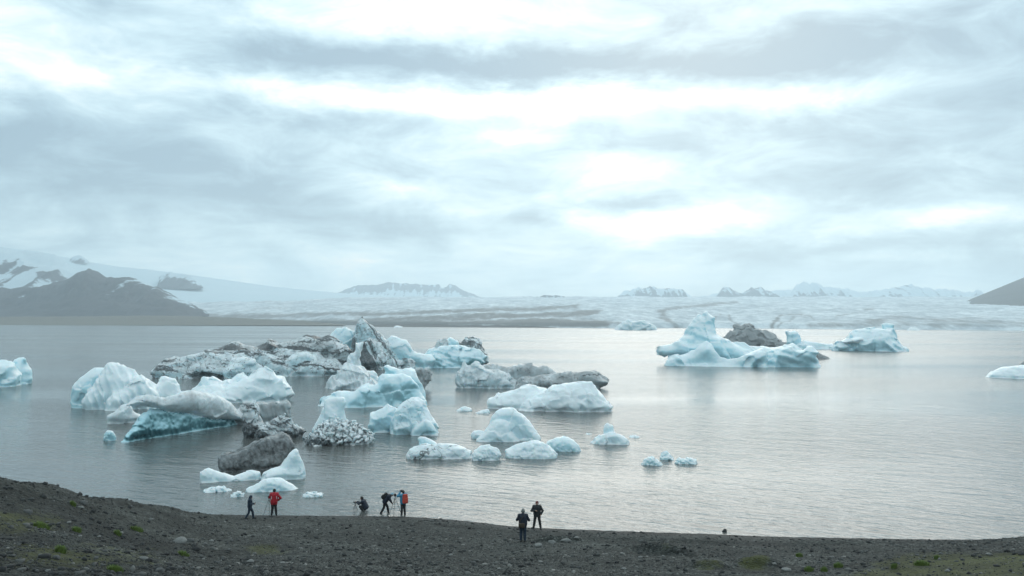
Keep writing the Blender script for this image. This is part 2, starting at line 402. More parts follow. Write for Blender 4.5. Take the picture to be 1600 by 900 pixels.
for nm, crest, Yc, sd_, k in (('mountain', '1075,471 1100,462 1130,455 1160,457 1200,455 1240,452 1275,447 1300,449 1350,456 1380,452 1420,448 1450,450 1490,455 1530,458 1570,470', 7000, 16.1, .66),
                        ('mountain', '955,471 965,462 975,455 1000,450 1022,447 1030,452 1045,450 1065,452 1080,462 1098,472', 6300, 6.6, .30),
                        ('mountain', '1108,472 1120,463 1130,448 1145,452 1160,458 1175,450 1186,447 1200,454 1220,460 1248,473', 6100, 7.7, .18),
                        ('mountain', '1225,472 1235,460 1245,443 1260,441 1275,443 1290,448 1315,452 1335,460 1358,473', 6600, 9.4, .52),
                        ('mountain', '1345,473 1370,460 1395,450 1410,447 1425,445 1440,450 1470,455 1480,452 1500,455 1515,463 1525,454 1533,453 1550,474', 6400, 11.2, .48)):
    ridge(nm, crest, Yc, 420, 475, ROCK, snowy(k - .08), 0.10, gully=.22, seed=sd_, jag=2.0)
ridge('hill', '1485,484 1500,475 1520,466 1560,450 1600,434 1680,404 1800,372 1950,360 2200,390', 3000, 900, 490, SCREE, rough=0.012, gully=0.008, seed=12, flat=1.0)

# glacier tongue running down to the lake
def build_glacier():
    U = np.linspace(-60, 1900, 900); Tn = 150
    front = np.interp(U, [-60, 150, 400, 700, 960, 1100, 1300, 1600, 1900], [500, 500, 505, 511, 513, 512.5, 514.5, 517, 518])
    V = np.zeros((len(U), Tn, 3)); PY = np.zeros((len(U), Tn)); t = np.linspace(0, 1, Tn) ** 1.35
    for i, u in enumerate(U):
        p0 = onwater(u, front[i]); Y0 = min(p0[1], 2600.)
        Yv = Y0 + t * (4900 - Y0)
        ztop = at(u, 466, 4900)[2]
        z = -1 + (ztop) * (t ** 0.92) + 9 * smooth(0.0, 0.012, t)
        dirv = ray(u, 480)
        V[i] = np.stack([dirv[0] * Yv, Yv, z], 1)
        cp = V[i] - np.array([0, 0, H]); PY[i] = 450 - FPX * (cp @ _U) / (cp @ _F)
    x, y = V[..., 0], V[..., 1]
    V[..., 2] += (7 * fbm(x / 160, y / 260, 0 * x, 4) + 3.0 * fbm(x / 35, y / 60, 0 * x + 4, 3)) * smooth(0, .05, t)[None]
    # debris bands on the ice: polylines in the photograph's columns, carried to the surface
    uu = U[:, None] + 0 * t[None]
    jx = fbm(uu / 60, PY / 9, 0 * uu + 2.2, 4); jy = fbm(uu / 45, PY / 7, 0 * uu + 7.2, 4)
    deb = np.zeros_like(uu)
    for poly, wd, a in (('1150,474 1090,478 1045,482 1030,487 1035,494 1048,503 1062,513', 3.2, .62),
                        ('1115,497 1128,487 1135,490 1140,496 1155,506', 1.3, .55),
                        ('1205,512 1212,500 1225,492 1240,489 1255,490 1268,496', 1.5, .6), ('1215,513 1228,500 1242,494 1258,496', 1.3, .45),
                        ('1268,498 1300,500 1320,490 1345,486 1365,482', 1.6, .4), ('1360,505 1400,498 1440,500 1600,503', 6, .5),
                        ('1270,508 1400,508 1500,508 1700,510', 5, .5),
                        ('380,470 440,474 520,470 640,466', 2.5, .35), ('360,489 420,483 520,478 640,473', 2.0, .35),
                        ('300,492 420,494 520,491 640,489 760,484 900,480', 4.0, .75), ('560,499 700,497 820,493 930,489', 4.0, .8),
                        ('400,503 560,504 760,504 940,506', 6, 1.0), ('620,491 700,486 800,482 860,478', 1.6, .5), ('900,497 960,503 1010,509', 4.5, .55)):
        P = pts(poly); best = np.full(uu.shape, 1e9)
        qx = uu + 7 * jx; qy = PY + 2.0 * jy
        for (ax, ay), (bx, by) in zip(P[:-1], P[1:]):
            d = np.array([(bx - ax) * .4, by - ay]); L2 = d @ d
            s = np.clip((((qx - ax) * .4) * d[0] + (qy - ay) * d[1]) / L2, 0, 1)
            best = np.minimum(best, np.hypot((qx - ax) * .4 - s * d[0], qy - ay - s * d[1]))
        deb = np.maximum(deb, .95 * a * np.exp(-(best / wd) ** 2))
    m, n = new_mat('glacier_surface')
    pos = n.n('ShaderNodeNewGeometry').outputs['Position']
    a1 = n.noise(n.scale(pos, (.010, .0035, .0)), 1.0, 7, 0.65); a2 = n.noise(n.scale(pos, (.05, .012, 0)), 1.0, 5, 0.7)
    a3 = n.noise(n.scale(pos, (.035, .02, .05)), 1.0, 6, 0.75)
    c = n.mix(n.step(n.m('ADD', n.m('MULTIPLY', a1, .4), n.m('MULTIPLY', a3, .6)), .38, .66), (.38, .43, .46), (.84, .88, .90))
    f = n.m('ADD', n.attr('debris'), n.m('ADD', n.m('MULTIPLY', n.m('SUBTRACT', a2, 0.5), 1.1), n.m('MULTIPLY', n.m('SUBTRACT', a1, .5), .5)))
    c = n.mix(n.m('MULTIPLY', n.step(f, 0.12, 0.8), .92), c, (.15, .145, .14))
    finish(n, c, 0.85, bumpn(n, a2, 6.0, 0.7))
    link('glacier', mesh('glacier', V.reshape(-1, 3), grid_faces(len(U), Tn), True, {'debris': deb.ravel()}), m, kind='structure')
build_glacier()
ridge('far_shore', '-900,498 -300,496 -50,495.5 0,495 100,494.5 200,493.5 250,493 300,494 400,498 480,502 540,508', 1950, 240, 505.5, LAND, rough=0.10, seed=13, flat=.8)
ridge('far_shore', '545,511 600,506 700,504 760,501 800,498 850,496.5 900,497 940,502 970,512', 1750, 260, 511, SCREE, rough=0.08, seed=14, flat=.8)
ridge('far_shore', '1330,514 1420,507 1500,504 1560,502 1620,500 1800,494 2300,490', 1600, 260, 516, SCREE, rough=0.08, seed=15, flat=.8)

# ------------------------------------------------------------------ beach
COLS = [  # photograph column: (row, distance) pairs seen in the photograph, then (None, distance, height)
    (-160, [(900, 17), (800, 25), (714, 32)], [(44, 2.2), (53, 0), (80, -2.5)]),
    (0,    [(900, 18.5), (812, 27), (739, 34)], [(44, 2.0), (52.5, 0), (80, -2.5)]),
    (75,   [(900, 19.5), (820, 29), (745, 37)], [(46, 1.7), (53, 0), (80, -2.5)]),
    (180,  [(900, 21), (835, 32), (769, 42)], [(48, 1.4), (53.5, 0), (80, -2.5)]),
    (250,  [(900, 23), (842, 34), (783, 46)], [(50, 1.0), (54, 0), (80, -2.5)]),
    (310,  [(900, 25), (850, 36), (797, 49)], [(52, .7), (55, 0), (80, -2.5)]),
    (390,  [(900, 27), (848, 39), (816, 48.5)], [(52, .45), (54.8, 0), (80, -2.5)]),
    (640,  [(900, 29), (846, 42), (814, 49.5)], [(52.5, .35), (54.6, 0), (80, -2.5)]),
    (800,  [(900, 30), (848, 42.5)], [(48.3, .6), (51.9, 0), (80, -2.5)]),
    (950,  [(900, 31), (858, 40)], [(46, .9), (51, 0), (80, -2.5)]),
    (1200, [(900, 32), (872, 38)], [(44.5, .85), (49.8, 0), (80, -2.5)]),
    (1450, [(900, 30), (872, 36), (853, 43)], [(49.2, 0), (80, -2.5)]),
    (1540, [(900, 29), (866, 36), (843, 43)], [(47, .5), (49.2, 0), (80, -2.5)]),
    (1600, [(900, 28), (860, 36), (838, 43)], [(47, .7), (49.8, 0), (80, -2.5)]),
    (1760, [(900, 27), (850, 36), (822, 43)], [(47.5, .9), (51, 0), (80, -2.5)])]
_YS = np.concatenate([np.linspace(0, 80, 321)])
def _colprof():
    T = []
    for px, a, b in COLS:
        yy = [0.0]; zz = [11.5]
        for py, Y in a:
            yy.append(Y); zz.append(at(px, py, Y)[2])
        for Y, z in b: yy.append(Y); zz.append(z)
        z = np.interp(_YS, yy, zz); k = np.hanning(13); k /= k.sum()
        T.append(np.convolve(np.pad(z, 6, mode='edge'), k, 'valid'))
    return np.array(T)
_T = _colprof(); _CU = np.array([ray(c[0], 800)[0] for c in COLS])
_NU = np.linspace(_CU[0], _CU[-1], 240); _k = np.hanning(17); _k /= _k.sum()
_T = np.stack([np.convolve(np.pad(np.interp(_NU, _CU, _T[:, j]), 8, mode='edge'), _k, 'valid') for j in range(_T.shape[1])], 1); _CU = _NU
MOUNDS = []
def ground0(x, y):
    x = np.asarray(x, float); y = np.asarray(y, float)
    yy = np.clip(y, 0, 80); u = np.clip(x / np.maximum(y, 9.0), _CU[0], _CU[-1])
    iu = np.interp(u, _CU, np.arange(len(_CU))); i0 = np.clip(iu.astype(int), 0, len(_CU) - 2); fu = iu - i0
    fy = yy / 80 * 320; j0 = np.clip(fy.astype(int), 0, 319); fj = fy - j0
    z = (1 - fu) * ((1 - fj) * _T[i0, j0] + fj * _T[i0, j0 + 1]) + fu * ((1 - fj) * _T[i0 + 1, j0] + fj * _T[i0 + 1, j0 + 1])
    return np.where(y > 80, -2.5, z)
def ground(x, y):
    z = ground0(x, y)
    for mx, my, rx, ry, h, an in MOUNDS:
        ca, sa = math.cos(an), math.sin(an)
        a = ((x - mx) * ca + (y - my) * sa) / rx; b = (-(x - mx) * sa + (y - my) * ca) / ry
        z = z + h * np.exp(-(a * a + b * b) ** 1.5)
    amp = smooth(0.05, 1.6, z)
    rill = np.clip(1 - 5 * np.abs(perlin(x / 3.4 + .35 * perlin(x / 5, y / 5, 0 * z), y / 14, 0 * z + 6.6)), 0, 1) * smooth(1.0, 2.5, z)
    z = z - .14 * rill
    n1 = fbm(x / 3.1, y / 3.1, 0 * z + 1.3, 4); n2 = fbm(x / .55, y / .55, 0 * z + 9.1, 3)
    return z + amp * 0.05 * n1 + (0.012 + 0.03 * amp) * n2
def hit(px, py, fn=None):                   # where a photograph ray meets the beach
    d = ray(px, py); Yv = np.linspace(8, 70, 1600)
    g = (fn or ground)(d[0] * Yv, Yv); s = (H + d[2] * Yv) - g
    k = int(np.argmax(s < 0)) if (s < 0).any() else len(Yv) - 1
    return np.array([d[0] * Yv[k], Yv[k], g[k]])
for px, py, rx, ry, h, an in ((1035, 862, 1.9, .55, .5, -.75), (1110, 886, 1.0, .5, .30, 0), (1182, 884, 1.1, .6, .45, .1), (870, 846, 1.6, .35, .32, .25),
                              (1240, 851, 9.0, .7, .20, 0), (1020, 846, 4.0, .5, .14, -.05)):
    p = hit(px, py, ground0); MOUNDS.append((p[0], p[1], rx, ry, h, an))
gx = np.concatenate([np.linspace(-420, -60, 25), np.linspace(-58, -40, 30), np.linspace(-39.8, 39.8, 560), np.linspace(40, 58, 30), np.linspace(60, 420, 25)])
gy = np.concatenate([np.linspace(-160, 0, 20), np.linspace(1, 14, 40), np.linspace(14.15, 60, 330), np.linspace(60.5, 80, 20), [100, 140.]])
X, Y = np.meshgrid(gx, gy, indexing='ij'); Z = ground(X, Y)
def moss_field(x, y):
    cp = np.stack([x, y, ground0(x, y) - H], -1); f_ = cp @ _F
    f_ = np.where(f_ > 1, f_, 1); px = 800 + FPX * (cp @ _R) / f_; py = 450 - FPX * (cp @ _U) / f_
    m = 0.85 * smooth(1230, 1420, px) * smooth(852, 872, py) * smooth(0, 1, (px - 1180) / 300 + (py - 870) / 60)
    for cx, cy, rx, ry, a in ((30, 815, 90, 26, .85), (110, 870, 210, 30, .72), (415, 856, 45, 12, .7), (1180, 884, 32, 10, 1), (1040, 862, 30, 6, .45), (1110, 887, 30, 6, .7), (450, 845, 60, 8, .35), (60, 825, 60, 10, .6)):
        m = np.maximum(m, a * np.exp(-((px - cx) / rx) ** 2 - ((py - cy) / ry) ** 2))
    soil = 0.75 * smooth(560, 100, px) + .35 * smooth(1250, 1500, px) * smooth(850, 865, py)
    return m, soil
MS, SL = moss_field(X, Y)
def beach_material():
    m, n = new_mat('beach_gravel')
    pos = n.n('ShaderNodeNewGeometry').outputs['Position']
    wet, moss, soil = n.attr('wet'), n.attr('moss'), n.attr('soil')
    v = n.n('ShaderNodeTexVoronoi', {'Vector': pos}); v.inputs['Scale'].default_value = 9
    v2 = n.n('ShaderNodeTexVoronoi', {'Vector': pos}); v2.inputs['Scale'].default_value = 24
    k1 = n.noise(pos, 0.5, 5, 0.6); k2 = n.noise(pos, 3.0, 5, 0.65)
    s1 = n.n('ShaderNodeSeparateColor', {0: v.outputs['Color']}).outputs[0]; s2 = n.n('ShaderNodeSeparateColor', {0: v2.outputs['Color']}).outputs[1]
    g = n.m('ADD', n.m('MULTIPLY', s1, 0.5), n.m('ADD', n.m('MULTIPLY', s2, 0.35), n.m('MULTIPLY', k2, 0.3)))
    c = n.ramp(g, [(0.2, (.012, .0135, .0125)), (0.55, (.034, .0365, .033)), (0.8, (.070, .073, .067)), (1.0, (.165, .166, .155))])
    c = n.mix(n.m('MULTIPLY', soil, n.step(k1, .25, .6)), c, n.mix(k2, (.011, .013, .011), (.030, .031, .025)))
    mf = n.step(n.m('ADD', moss, n.m('MULTIPLY', n.m('SUBTRACT', n.m('ADD', n.m('MULTIPLY', k1, .5), n.m('MULTIPLY', k2, .5)), .5), 1.6)), 0.38, 0.8)
    c = n.mix(n.m('MULTIPLY', mf, .8), c, n.mix(k2, (.026, .029, .011), (.085, .088, .028)))
    c = n.mix(n.m('MULTIPLY', wet, .62), c, (.010, .012, .013))
    hh = n.m('ADD', n.m('MULTIPLY', v.outputs['Distance'], -0.05), n.m('MULTIPLY', k2, 0.05))
    k3 = n.noise(n.scale(pos, (.16, .4, .3)), 1.0, 4, .6)
    c = n.mix(1.0, c, n.ramp(k3, [(.3, .55), (.5, .95), (.7, 1.65)]), 'MULTIPLY')
    finish(n, c, n.m('MULTIPLY_ADD', wet, -0.2, 0.95), bumpn(n, hh, 1.0, 1.0), **{'Specular_IOR_Level': .3}); return m
wetv = np.clip(smooth(0.42, 0.1, Z + 0.06 * fbm(X / 2, Y / 2, 0 * X, 3)) + 1.0 * np.exp(-((Z - 0.72 + .1 * fbm(X / 5, Y / 5, 0 * X + 3, 3)) / .17) ** 2) * smooth(3, 9, X), 0, 1) * (Y > 30)
link('beach', mesh('beach', np.stack([X, Y, Z], -1).reshape(-1, 3), grid_faces(len(gx), len(gy)), True,
     {'wet': wetv.ravel(), 'moss': MS.ravel(), 'soil': SL.ravel()}), beach_material(), kind='structure')

# ------------------------------------------------------------------ haze
def haze():
    x0, x1, y0, y1, z0, z1 = -15000, 15000, -700, 8500, -60, 1100
    zmax = max((o.bound_box[6][2] for o in SC.objects if o.type == 'MESH'), default=600)
    zmin = min((min(c[2] for c in o.bound_box) for o in SC.objects if o.type == 'MESH'), default=-60)
    z1 = max(60, zmax + 20); z0 = min(-10, zmin - 1.5)
    V = [(x, y, z) for x in (x0, x1) for y in (y0, y1) for z in (z0, z1)]
    Fq = [(0, 1, 3, 2), (4, 6, 7, 5), (0, 4, 5, 1), (2, 3, 7, 6), (0, 2, 6, 4), (1, 5, 7, 3)]
    m, n = new_mat('haze_air')
    v = n.n('ShaderNodeVolumePrincipled', {'Color': (.80, .92, 1.0, 1)})
    v.inputs['Density'].default_value = 1.75e-4; v.inputs['Anisotropy'].default_value = 0.45
    v.inputs['Density Attribute'].default_value = ''; v.inputs['Temperature Attribute'].default_value = ''; v.inputs['Color Attribute'].default_value = ''
    m.cycles.homogeneous_volume = True
    n.n('ShaderNodeOutputMaterial', {1: v.outputs[0]})
    link('haze', mesh('haze', V, Fq, False), m, kind='stuff')
haze()

# ------------------------------------------------------------------ icebergs
def keep_largest(V, Q, note=''):
    lab = np.arange(len(V))
    while True:
        m_ = lab[Q].min(1); new = lab.copy()
        for c in range(4): np.minimum.at(new, Q[:, c], m_)
        new = new[new]; new = new[new]
        if (new == lab).all(): break
        lab = new
    ids, cnt = np.unique(lab, return_counts=True)
    out = []
    for c in np.argsort(-cnt):               # separate lobes become parts, crumbs go
        if out and cnt[c] < .06 * len(V): break
        k = lab == ids[c]; re = np.cumsum(k) - 1
        out.append((k, re[Q[k[Q[:, 0]]]]))
    return out
def poly_sdf(gx, gz, P):
    d2 = np.full(gx.shape, 1e18, np.float32); inside = np.zeros(gx.shape, bool)
    n_ = len(P)
    for i in range(n_):
        a = P[i]; b = P[(i + 1) % n_]; e = b - a
        t = np.clip(((gx - a[0]) * e[0] + (gz - a[1]) * e[1]) / max(e @ e, 1e-9), 0, 1)
        d2 = np.minimum(d2, (gx - a[0] - t * e[0]) ** 2 + (gz - a[1] - t * e[1]) ** 2)
        if a[1] != b[1]:
            c = (a[1] > gz) != (b[1] > gz)
            inside ^= c & (gx < (b[0] - a[0]) * (gz - a[1]) / (b[1] - a[1]) + a[0])
    return np.where(inside, -1, 1) * np.sqrt(d2)

def L(o, w, t, **k):
    d = dict(o=o, w=w, t=t, k=.45, r=.9, dirt=.15, blue=.3, vein=0., ridge=.05, lump=0., fine=.02, flute=0., terr=0., tilt=.12, facet=.14, c=0, dy=0, mx=None, sk=0, free=0); d.update(k); return d
NBERG = [0]
def berg(label, layers, name='iceberg', cat='iceberg', group=None, vox=1.0, cut=.5, seed=None, sm=.012):
    NBERG[0] += 1; sd_ = (seed if seed is not None else NBERG[0]) * 7.31
    allp = np.concatenate([pts(l['o']) for l in layers])
    cx = (allp[:, 0].min() + allp[:, 0].max()) / 2; wmain = max(l['w'] for l in layers)
    B = onwater(cx, wmain); az_ = math.atan2(B[0], B[1]); Yb = math.hypot(B[0], B[1]); mpp = Yb / FPX
    yh = np.array([math.sin(az_), math.cos(az_), 0]); xh = np.array([math.cos(az_), -math.sin(az_), 0])
    C = np.array([0, 0, H])
    def loc(px, py, yc):
        d = ray(px, py); s_ = (yc + (B - C) @ yh) / (d @ yh); p = C + s_ * d - B
        return np.array([p @ xh, p[2]])
    h = vox * Yb / 840.
    built = []; span = None
    for l in sorted(layers, key=lambda q: -q['w']):
        p = pts(l['o']); t = l['t'] * mpp
        mxp = p[:, 0].mean() if l['mx'] is None else l['mx']
        fw = onwater(mxp, l['w']); front = (fw - B) @ yh + l['dy'] * mpp
        yc = front + t * (1 + (0 if l['c'] else l['k']))
        t2 = t * (1 + (0 if l['c'] else l['k']))
        if l['free']: pass
        elif span is not None:                 # keep the lobes of one berg in touch
            ov = .6 * min(2 * t2, span[1] - span[0])
            yc = min(max(yc, span[0] + ov - t2), span[1] - ov + t2)
            span = (min(span[0], yc - t2), max(span[1], yc + t2))
        else: span = (yc - t2, yc + t2)
        q = np.array([loc(a, b, yc) for a, b in p]); xm = loc(mxp, l['w'], yc)[0]
        if l['sk']:
            for _ in range(3): q = np.array([loc(a, b, yc + l['sk'] * (qq[0] - xm)) for (a, b), qq in zip(p, q)])
        if not l['c']:
            lo = -2.2 * max(h, .1) - 0.7
            q = np.concatenate([q, [[q[-1, 0] + .5 * t * .2, lo - 1.5]], [[q[0, 0] - .5 * t * .2, lo - 1.5]]])
        l = dict(l, xm=xm); rr_ = min(1, 2.2 * l['t'] / max(5, l['w'] - p[:, 1].min())); l['terr'] *= .45; l['ridge'] *= .9 * rr_; l['facet'] *= rr_; built.append((l, q, t, yc))
    xmin = min(q[:, 0].min() for _, q, _, _ in built) - 3 * h - .3; xmax = max(q[:, 0].max() for _, q, _, _ in built) + 3 * h + .3
    zmax = max(q[:, 1].max() for _, q, _, _ in built); ztop = zmax * 1.12 + 3 * h
    skr = [(min(0, l['sk'] * (q[0, 0] - l['xm']), l['sk'] * (q[:, 0].max() - l['xm'])), max(0, l['sk'] * (q[0, 0] - l['xm']), l['sk'] * (q[:, 0].max() - l['xm']))) for l, q, t, yc in built]
    ymin = min(yc - t * (1.3 + max(0, l['k'])) + k_[0] for (l, q, t, yc), k_ in zip(built, skr)) - 3 * h; ymax = max(yc + t * (1.3 + max(0, l['k'])) + k_[1] for (l, q, t, yc), k_ in zip(built, skr)) + 3 * h
    zmin = -max(0.5, 3 * h)
    gx_ = np.arange(xmin, xmax + h, h); gy_ = np.arange(ymin, ymax + h, h); gz_ = np.arange(zmin, ztop + h, h)
    X2, Z2 = np.meshgrid(gx_, gz_, indexing='ij')
    F = np.full((len(gx_), len(gy_), len(gz_)), 1e3, np.float32)
    att = {k: np.zeros(F.shape, np.float32) for k in ('dirt', 'blue', 'vein', 'ridge', 'lump', 'fine', 'flute', 'terr', 'tilt', 'facet')}
    best = np.full(F.shape, 1e3, np.float32)
    ks = max(sm * zmax * 3, .6 * h)
    for l, q, t, yc in built:
        d2 = poly_sdf(X2, Z2, q).astype(np.float32)
        hm = max(q[:, 1].max(), .5)
        fl = 1 + (l['k'] * np.clip(1 - Z2 / hm, 0, 1.1) if not l['c'] else 0 * Z2)
        off = 0.4 * t * perlin(X2 / (2.2 * t + .5) + sd_, Z2 / (1.6 * t + .5) + sd_, 0 * X2 + sd_)
        off = off + l['sk'] * (X2 - l['xm'])
        yy = (gy_[None, :, None] - yc - off[:, None, :]) / fl[:, None, :]
        R = t * l['r']
        a = (d2 + R)[:, None, :]; b = np.abs(yy) - t + R
        f_ = np.hypot(np.maximum(a, 0), np.maximum(b, 0)) + np.minimum(np.maximum(a, b), 0) - R
        f_ = f_.astype(np.float32)
        nb = f_ < best
        for k in att: att[k][nb] = l[k]
        best = np.minimum(best, f_)
        hh = np.clip(.5 + .5 * (F - f_) / ks, 0, 1); F = F * (1 - hh) + f_ * hh - ks * hh * (1 - hh)
    # melt sculpting near the surface
    amp = max(zmax, .6)
    band = np.abs(F) < amp * (1.9 * att['ridge'] + .9 * att['lump'] + .9 * att['flute'] + att['terr'] + 1.2 * att['fine'] + .36 * att['facet']) + .12 + 2.5 * h
    I = np.nonzero(band); x, y, z = (q.astype(np.float32) for q in (gx_[I[0]], gy_[I[1]], gz_[I[2]]))
    s1 = amp * .7
    wx = tno(x / s1 + sd_, y / s1, z / s1) * s1 * .5
    rn = np.abs(tfbm((x + wx) / s1 + sd_, y / s1 + 3.1, z / (s1 * .8) - sd_, 2, .4))
    D = att['ridge'][band] * amp * (3.4 * rn - .8)
    lp = att['lump'][band]
    if lp.max() > 0:
        s2 = amp * .24
        D -= lp * amp * (np.abs(tfbm(x / s2 - sd_, y / s2, z / s2 + 5, 2, .5)) * 1.6 - .3)
        crk = np.zeros(F.shape, np.float32); crk[band] = smooth(.30, .10, np.abs(tno(x / s2 - sd_, y / s2, z / s2 + 5))) * (lp > .15)
    else: crk = None
    fp = att['flute'][band]
    if fp.max() > 0:
        s3 = amp * .13
        D += fp * amp * (np.abs(tno((x + .35 * z) / s3 + sd_, y / (s3 * 2), z / (s3 * 9))) * 2 - .5)
    tp = att['terr'][band]
    if tp.max() > 0:
        D += tp * amp * np.sin((z + .10 * x + .25 * amp * tno(x / amp, y / amp, z / amp + sd_)) * 2 * math.pi / (amp * .17))
    s4 = amp * .10
    D += .38 * att['fine'][band] * amp * tfbm(x / s4, y / s4 + sd_, z / s4, 3, .55)
    fc = att['facet'][band]
    if fc.max() > 0:                          # broken planes
        cs = amp * .42; cx_, cy_, cz_ = x / cs + sd_, y / cs + 2 * sd_, z / cs + 50
        ix, iy, iz = (np.floor(q).astype(np.int32) for q in (cx_, cy_, cz_)); bd = np.full(x.shape, 9., np.float32); bv = np.zeros(x.shape, np.float32)
        for a in (-1, 0, 1):
            for b in (-1, 0, 1):
                for c in (-1, 0, 1):
                    hsh = _P[_P[_P[(ix + a) & 255] + ((iy + b) & 255)] + ((iz + c) & 255)] & 255
                    g = _G[hsh]; ex = cx_ - (ix + a + .5 + .45 * g[:, 0]); ey = cy_ - (iy + b + .5 + .45 * g[:, 1]); ez = cz_ - (iz + c + .5 + .45 * g[:, 2])
                    dd = ex * ex + ey * ey + ez * ez; k_ = dd < bd; g2 = _G[(hsh * 7 + 13) & 255]
                    bd = np.where(k_, dd, bd); bv = np.where(k_, ex * g2[:, 0] + ey * g2[:, 1] + ez * g2[:, 2], bv)
        D += fc * cs * bv
    # wave-cut notch at the water line
    D += cut * min(.35, .12 * amp) * np.exp(-((z - .03 * amp) / (.07 * amp + .12)) ** 2)
    F[band] += D
    F[:, :, 0] = 5; F[0] = 5; F[-1] = 5; F[:, 0] = 5; F[:, -1] = 5; F[:, :, -1] = 5
    V, Q = surfnets(F, (xmin, ymin, zmin), h)
    ii = np.clip(np.round((V - np.array([xmin, ymin, zmin])) / h).astype(int), 0, np.array(F.shape) - 1)
    A = {k: att[k][ii[:, 0], ii[:, 1], ii[:, 2]] for k in ('dirt', 'blue', 'vein')}
    A['crack'] = crk[ii[:, 0], ii[:, 1], ii[:, 2]] if crk is not None else np.zeros(len(V), np.float32)
    tl = att['tilt'][ii[:, 0], ii[:, 1], ii[:, 2]]
    A['strat'] = V[:, 2] * np.cos(tl) + V[:, 0] * np.sin(tl) + .5 * V[:, 1] * np.sin(tl)
    o = None
    for k, Qk in keep_largest(V, Q, label):
        me = mesh(name, V[k], Qk, True, {a: v_[k] for a, v_ in A.items()})
        nz_ = np.empty(len(me.vertices) * 3, np.float32); me.vertex_normals.foreach_get('vector', nz_)
        ca = me.attributes.new('crust_shade', 'FLOAT', 'POINT'); ca.data.foreach_set('value', smooth(-.1, .8, nz_[2::3]).astype(np.float32))  # upward-facing mask: weathering crust and painted lit-top, shaded-side tone
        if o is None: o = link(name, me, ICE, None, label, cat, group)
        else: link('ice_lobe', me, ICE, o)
    o.location = B; o.rotation_euler = (0, 0, -az_)
    return o

# --- left group
berg('pale blue iceberg with two rounded lobes cut off by the left edge', [
    L('-60,575 -40,566 0,563.5 10,562.5 18,564 24,572 32,585 33,598', 605, 22, blue=.45, dirt=.05, ridge=.04),
    L('18,572 22,561 30,559 38,558.5 44,568 48,580 51,592 50,598', 599, 13, blue=.5, dirt=.05)])
berg('smooth fluted white iceberg with drooping folds left of the blue-bellied wedge', [
    L('112,614 113,606 124,591 138,582 150,576 164,575 172,585 176,600 178,620', 624, 17, blue=.42, dirt=.05, ridge=.03),
    L('130,628 140,612 150,597 160,583 168,567.5 177,568 192,572 207,578 222,588 235,597 246,603 252,620', 635, 20, blue=.2, dirt=.12, flute=.05, ridge=.03),
    L('160,638 168,622 180,612 196,604 208,596 215,589 222,587 228,591 234,600 240,610 250,625', 641, 17, blue=.22, dirt=.15, flute=.04, ridge=.03),
    L('232,618 240,606 247,597 252,588 258,587 265,589 275,591 279,601 284,612 300,622', 634, 12, blue=.15, dirt=.32, ridge=.03, mx=250)])
berg('wedge-shaped iceberg with dirty white top overhanging a deep teal underside', [
    L('186,689 199,677 210,662 222,647 234,638 262,637 300,642 350,650 384,655 398,667', 685, 12, k=1.2, sk=1.0, blue=.78, dirt=.12, ridge=.03, fine=.035, flute=.02, mx=245),
    L('198,633 203,628 212,621 232,617 247,619 258,623 282,612 305,610 330,615 350,622 362,630 372,640 384,650 386,657 360,656 320,651 270,642 225,636', 681, 22, c=1, sk=.75, blue=.1, dirt=.52, vein=.10, ridge=.025, mx=270),
    L('160,655 164,647 173,641 190,634 205,635 220,645 226,662', 662, 12, blue=.15, dirt=.5, k=.1, mx=190, free=1),
    L('366,645 376,634 400,629 430,628 448,628 455,632 454,648 455,661', 662, 9, blue=.2, dirt=.72, k=.15, flute=.04, mx=420, free=1)], cut=.8)
berg('bright smooth white iceberg with a pointed crest behind the dirty wedge', [
    L('296,622 304,612 316,603 335,602 352,604 372,596 388,588 400,580 415,574 421,577 432,585 443,587 447,598 455,607 459,616 452,626', 629, 24, blue=.2, dirt=.06, ridge=.05, mx=400),
    L('300,609 309,602 316,590 322,588 333,590 348,593 362,594 372,585 379,583 388,588 398,590 402,610', 618, 15, blue=.25, dirt=.15, ridge=.04, mx=350)], cut=.9)
berg('small clear ice chunk floating left of the teal wedge', [L('161,686 165,674 170,672 177,674 182,683 184,689', 689, 5, blue=.55, dirt=0, lump=.08)], name='ice_chunk', cat='ice chunk', vox=.8)
berg('long low grey-white iceberg laced with black ash seams', [
    L('237,580 245,573 262,563 275,557 290,556 310,550 330,548 350,551 372,548 395,547 420,546 450,548 480,550 510,556 535,566 545,580', 588, 22, blue=.32, dirt=.55, vein=.85, ridge=.055, fine=.03),
    L('325,556 333,543 345,537.5 356,536 372,533 385,537 400,538 412,533.5 423,531.5 436,535 452,536 466,530 478,525.5 490,527 512,525 525,531 540,539 551,552 546,565', 580, 22, blue=.18, dirt=.62, vein=.9, ridge=.06, fine=.03),
    L('425,585 433,570 446,560 462,552 474,550 488,555 500,562 515,568 522,584', 588, 9, blue=.32, dirt=.46, vein=.5, ridge=.03),
    L('345,592 352,575 364,562 380,558 396,561 412,570 422,590', 591, 11, blue=.3, dirt=.35, vein=.6, ridge=.04)], cut=1.3)
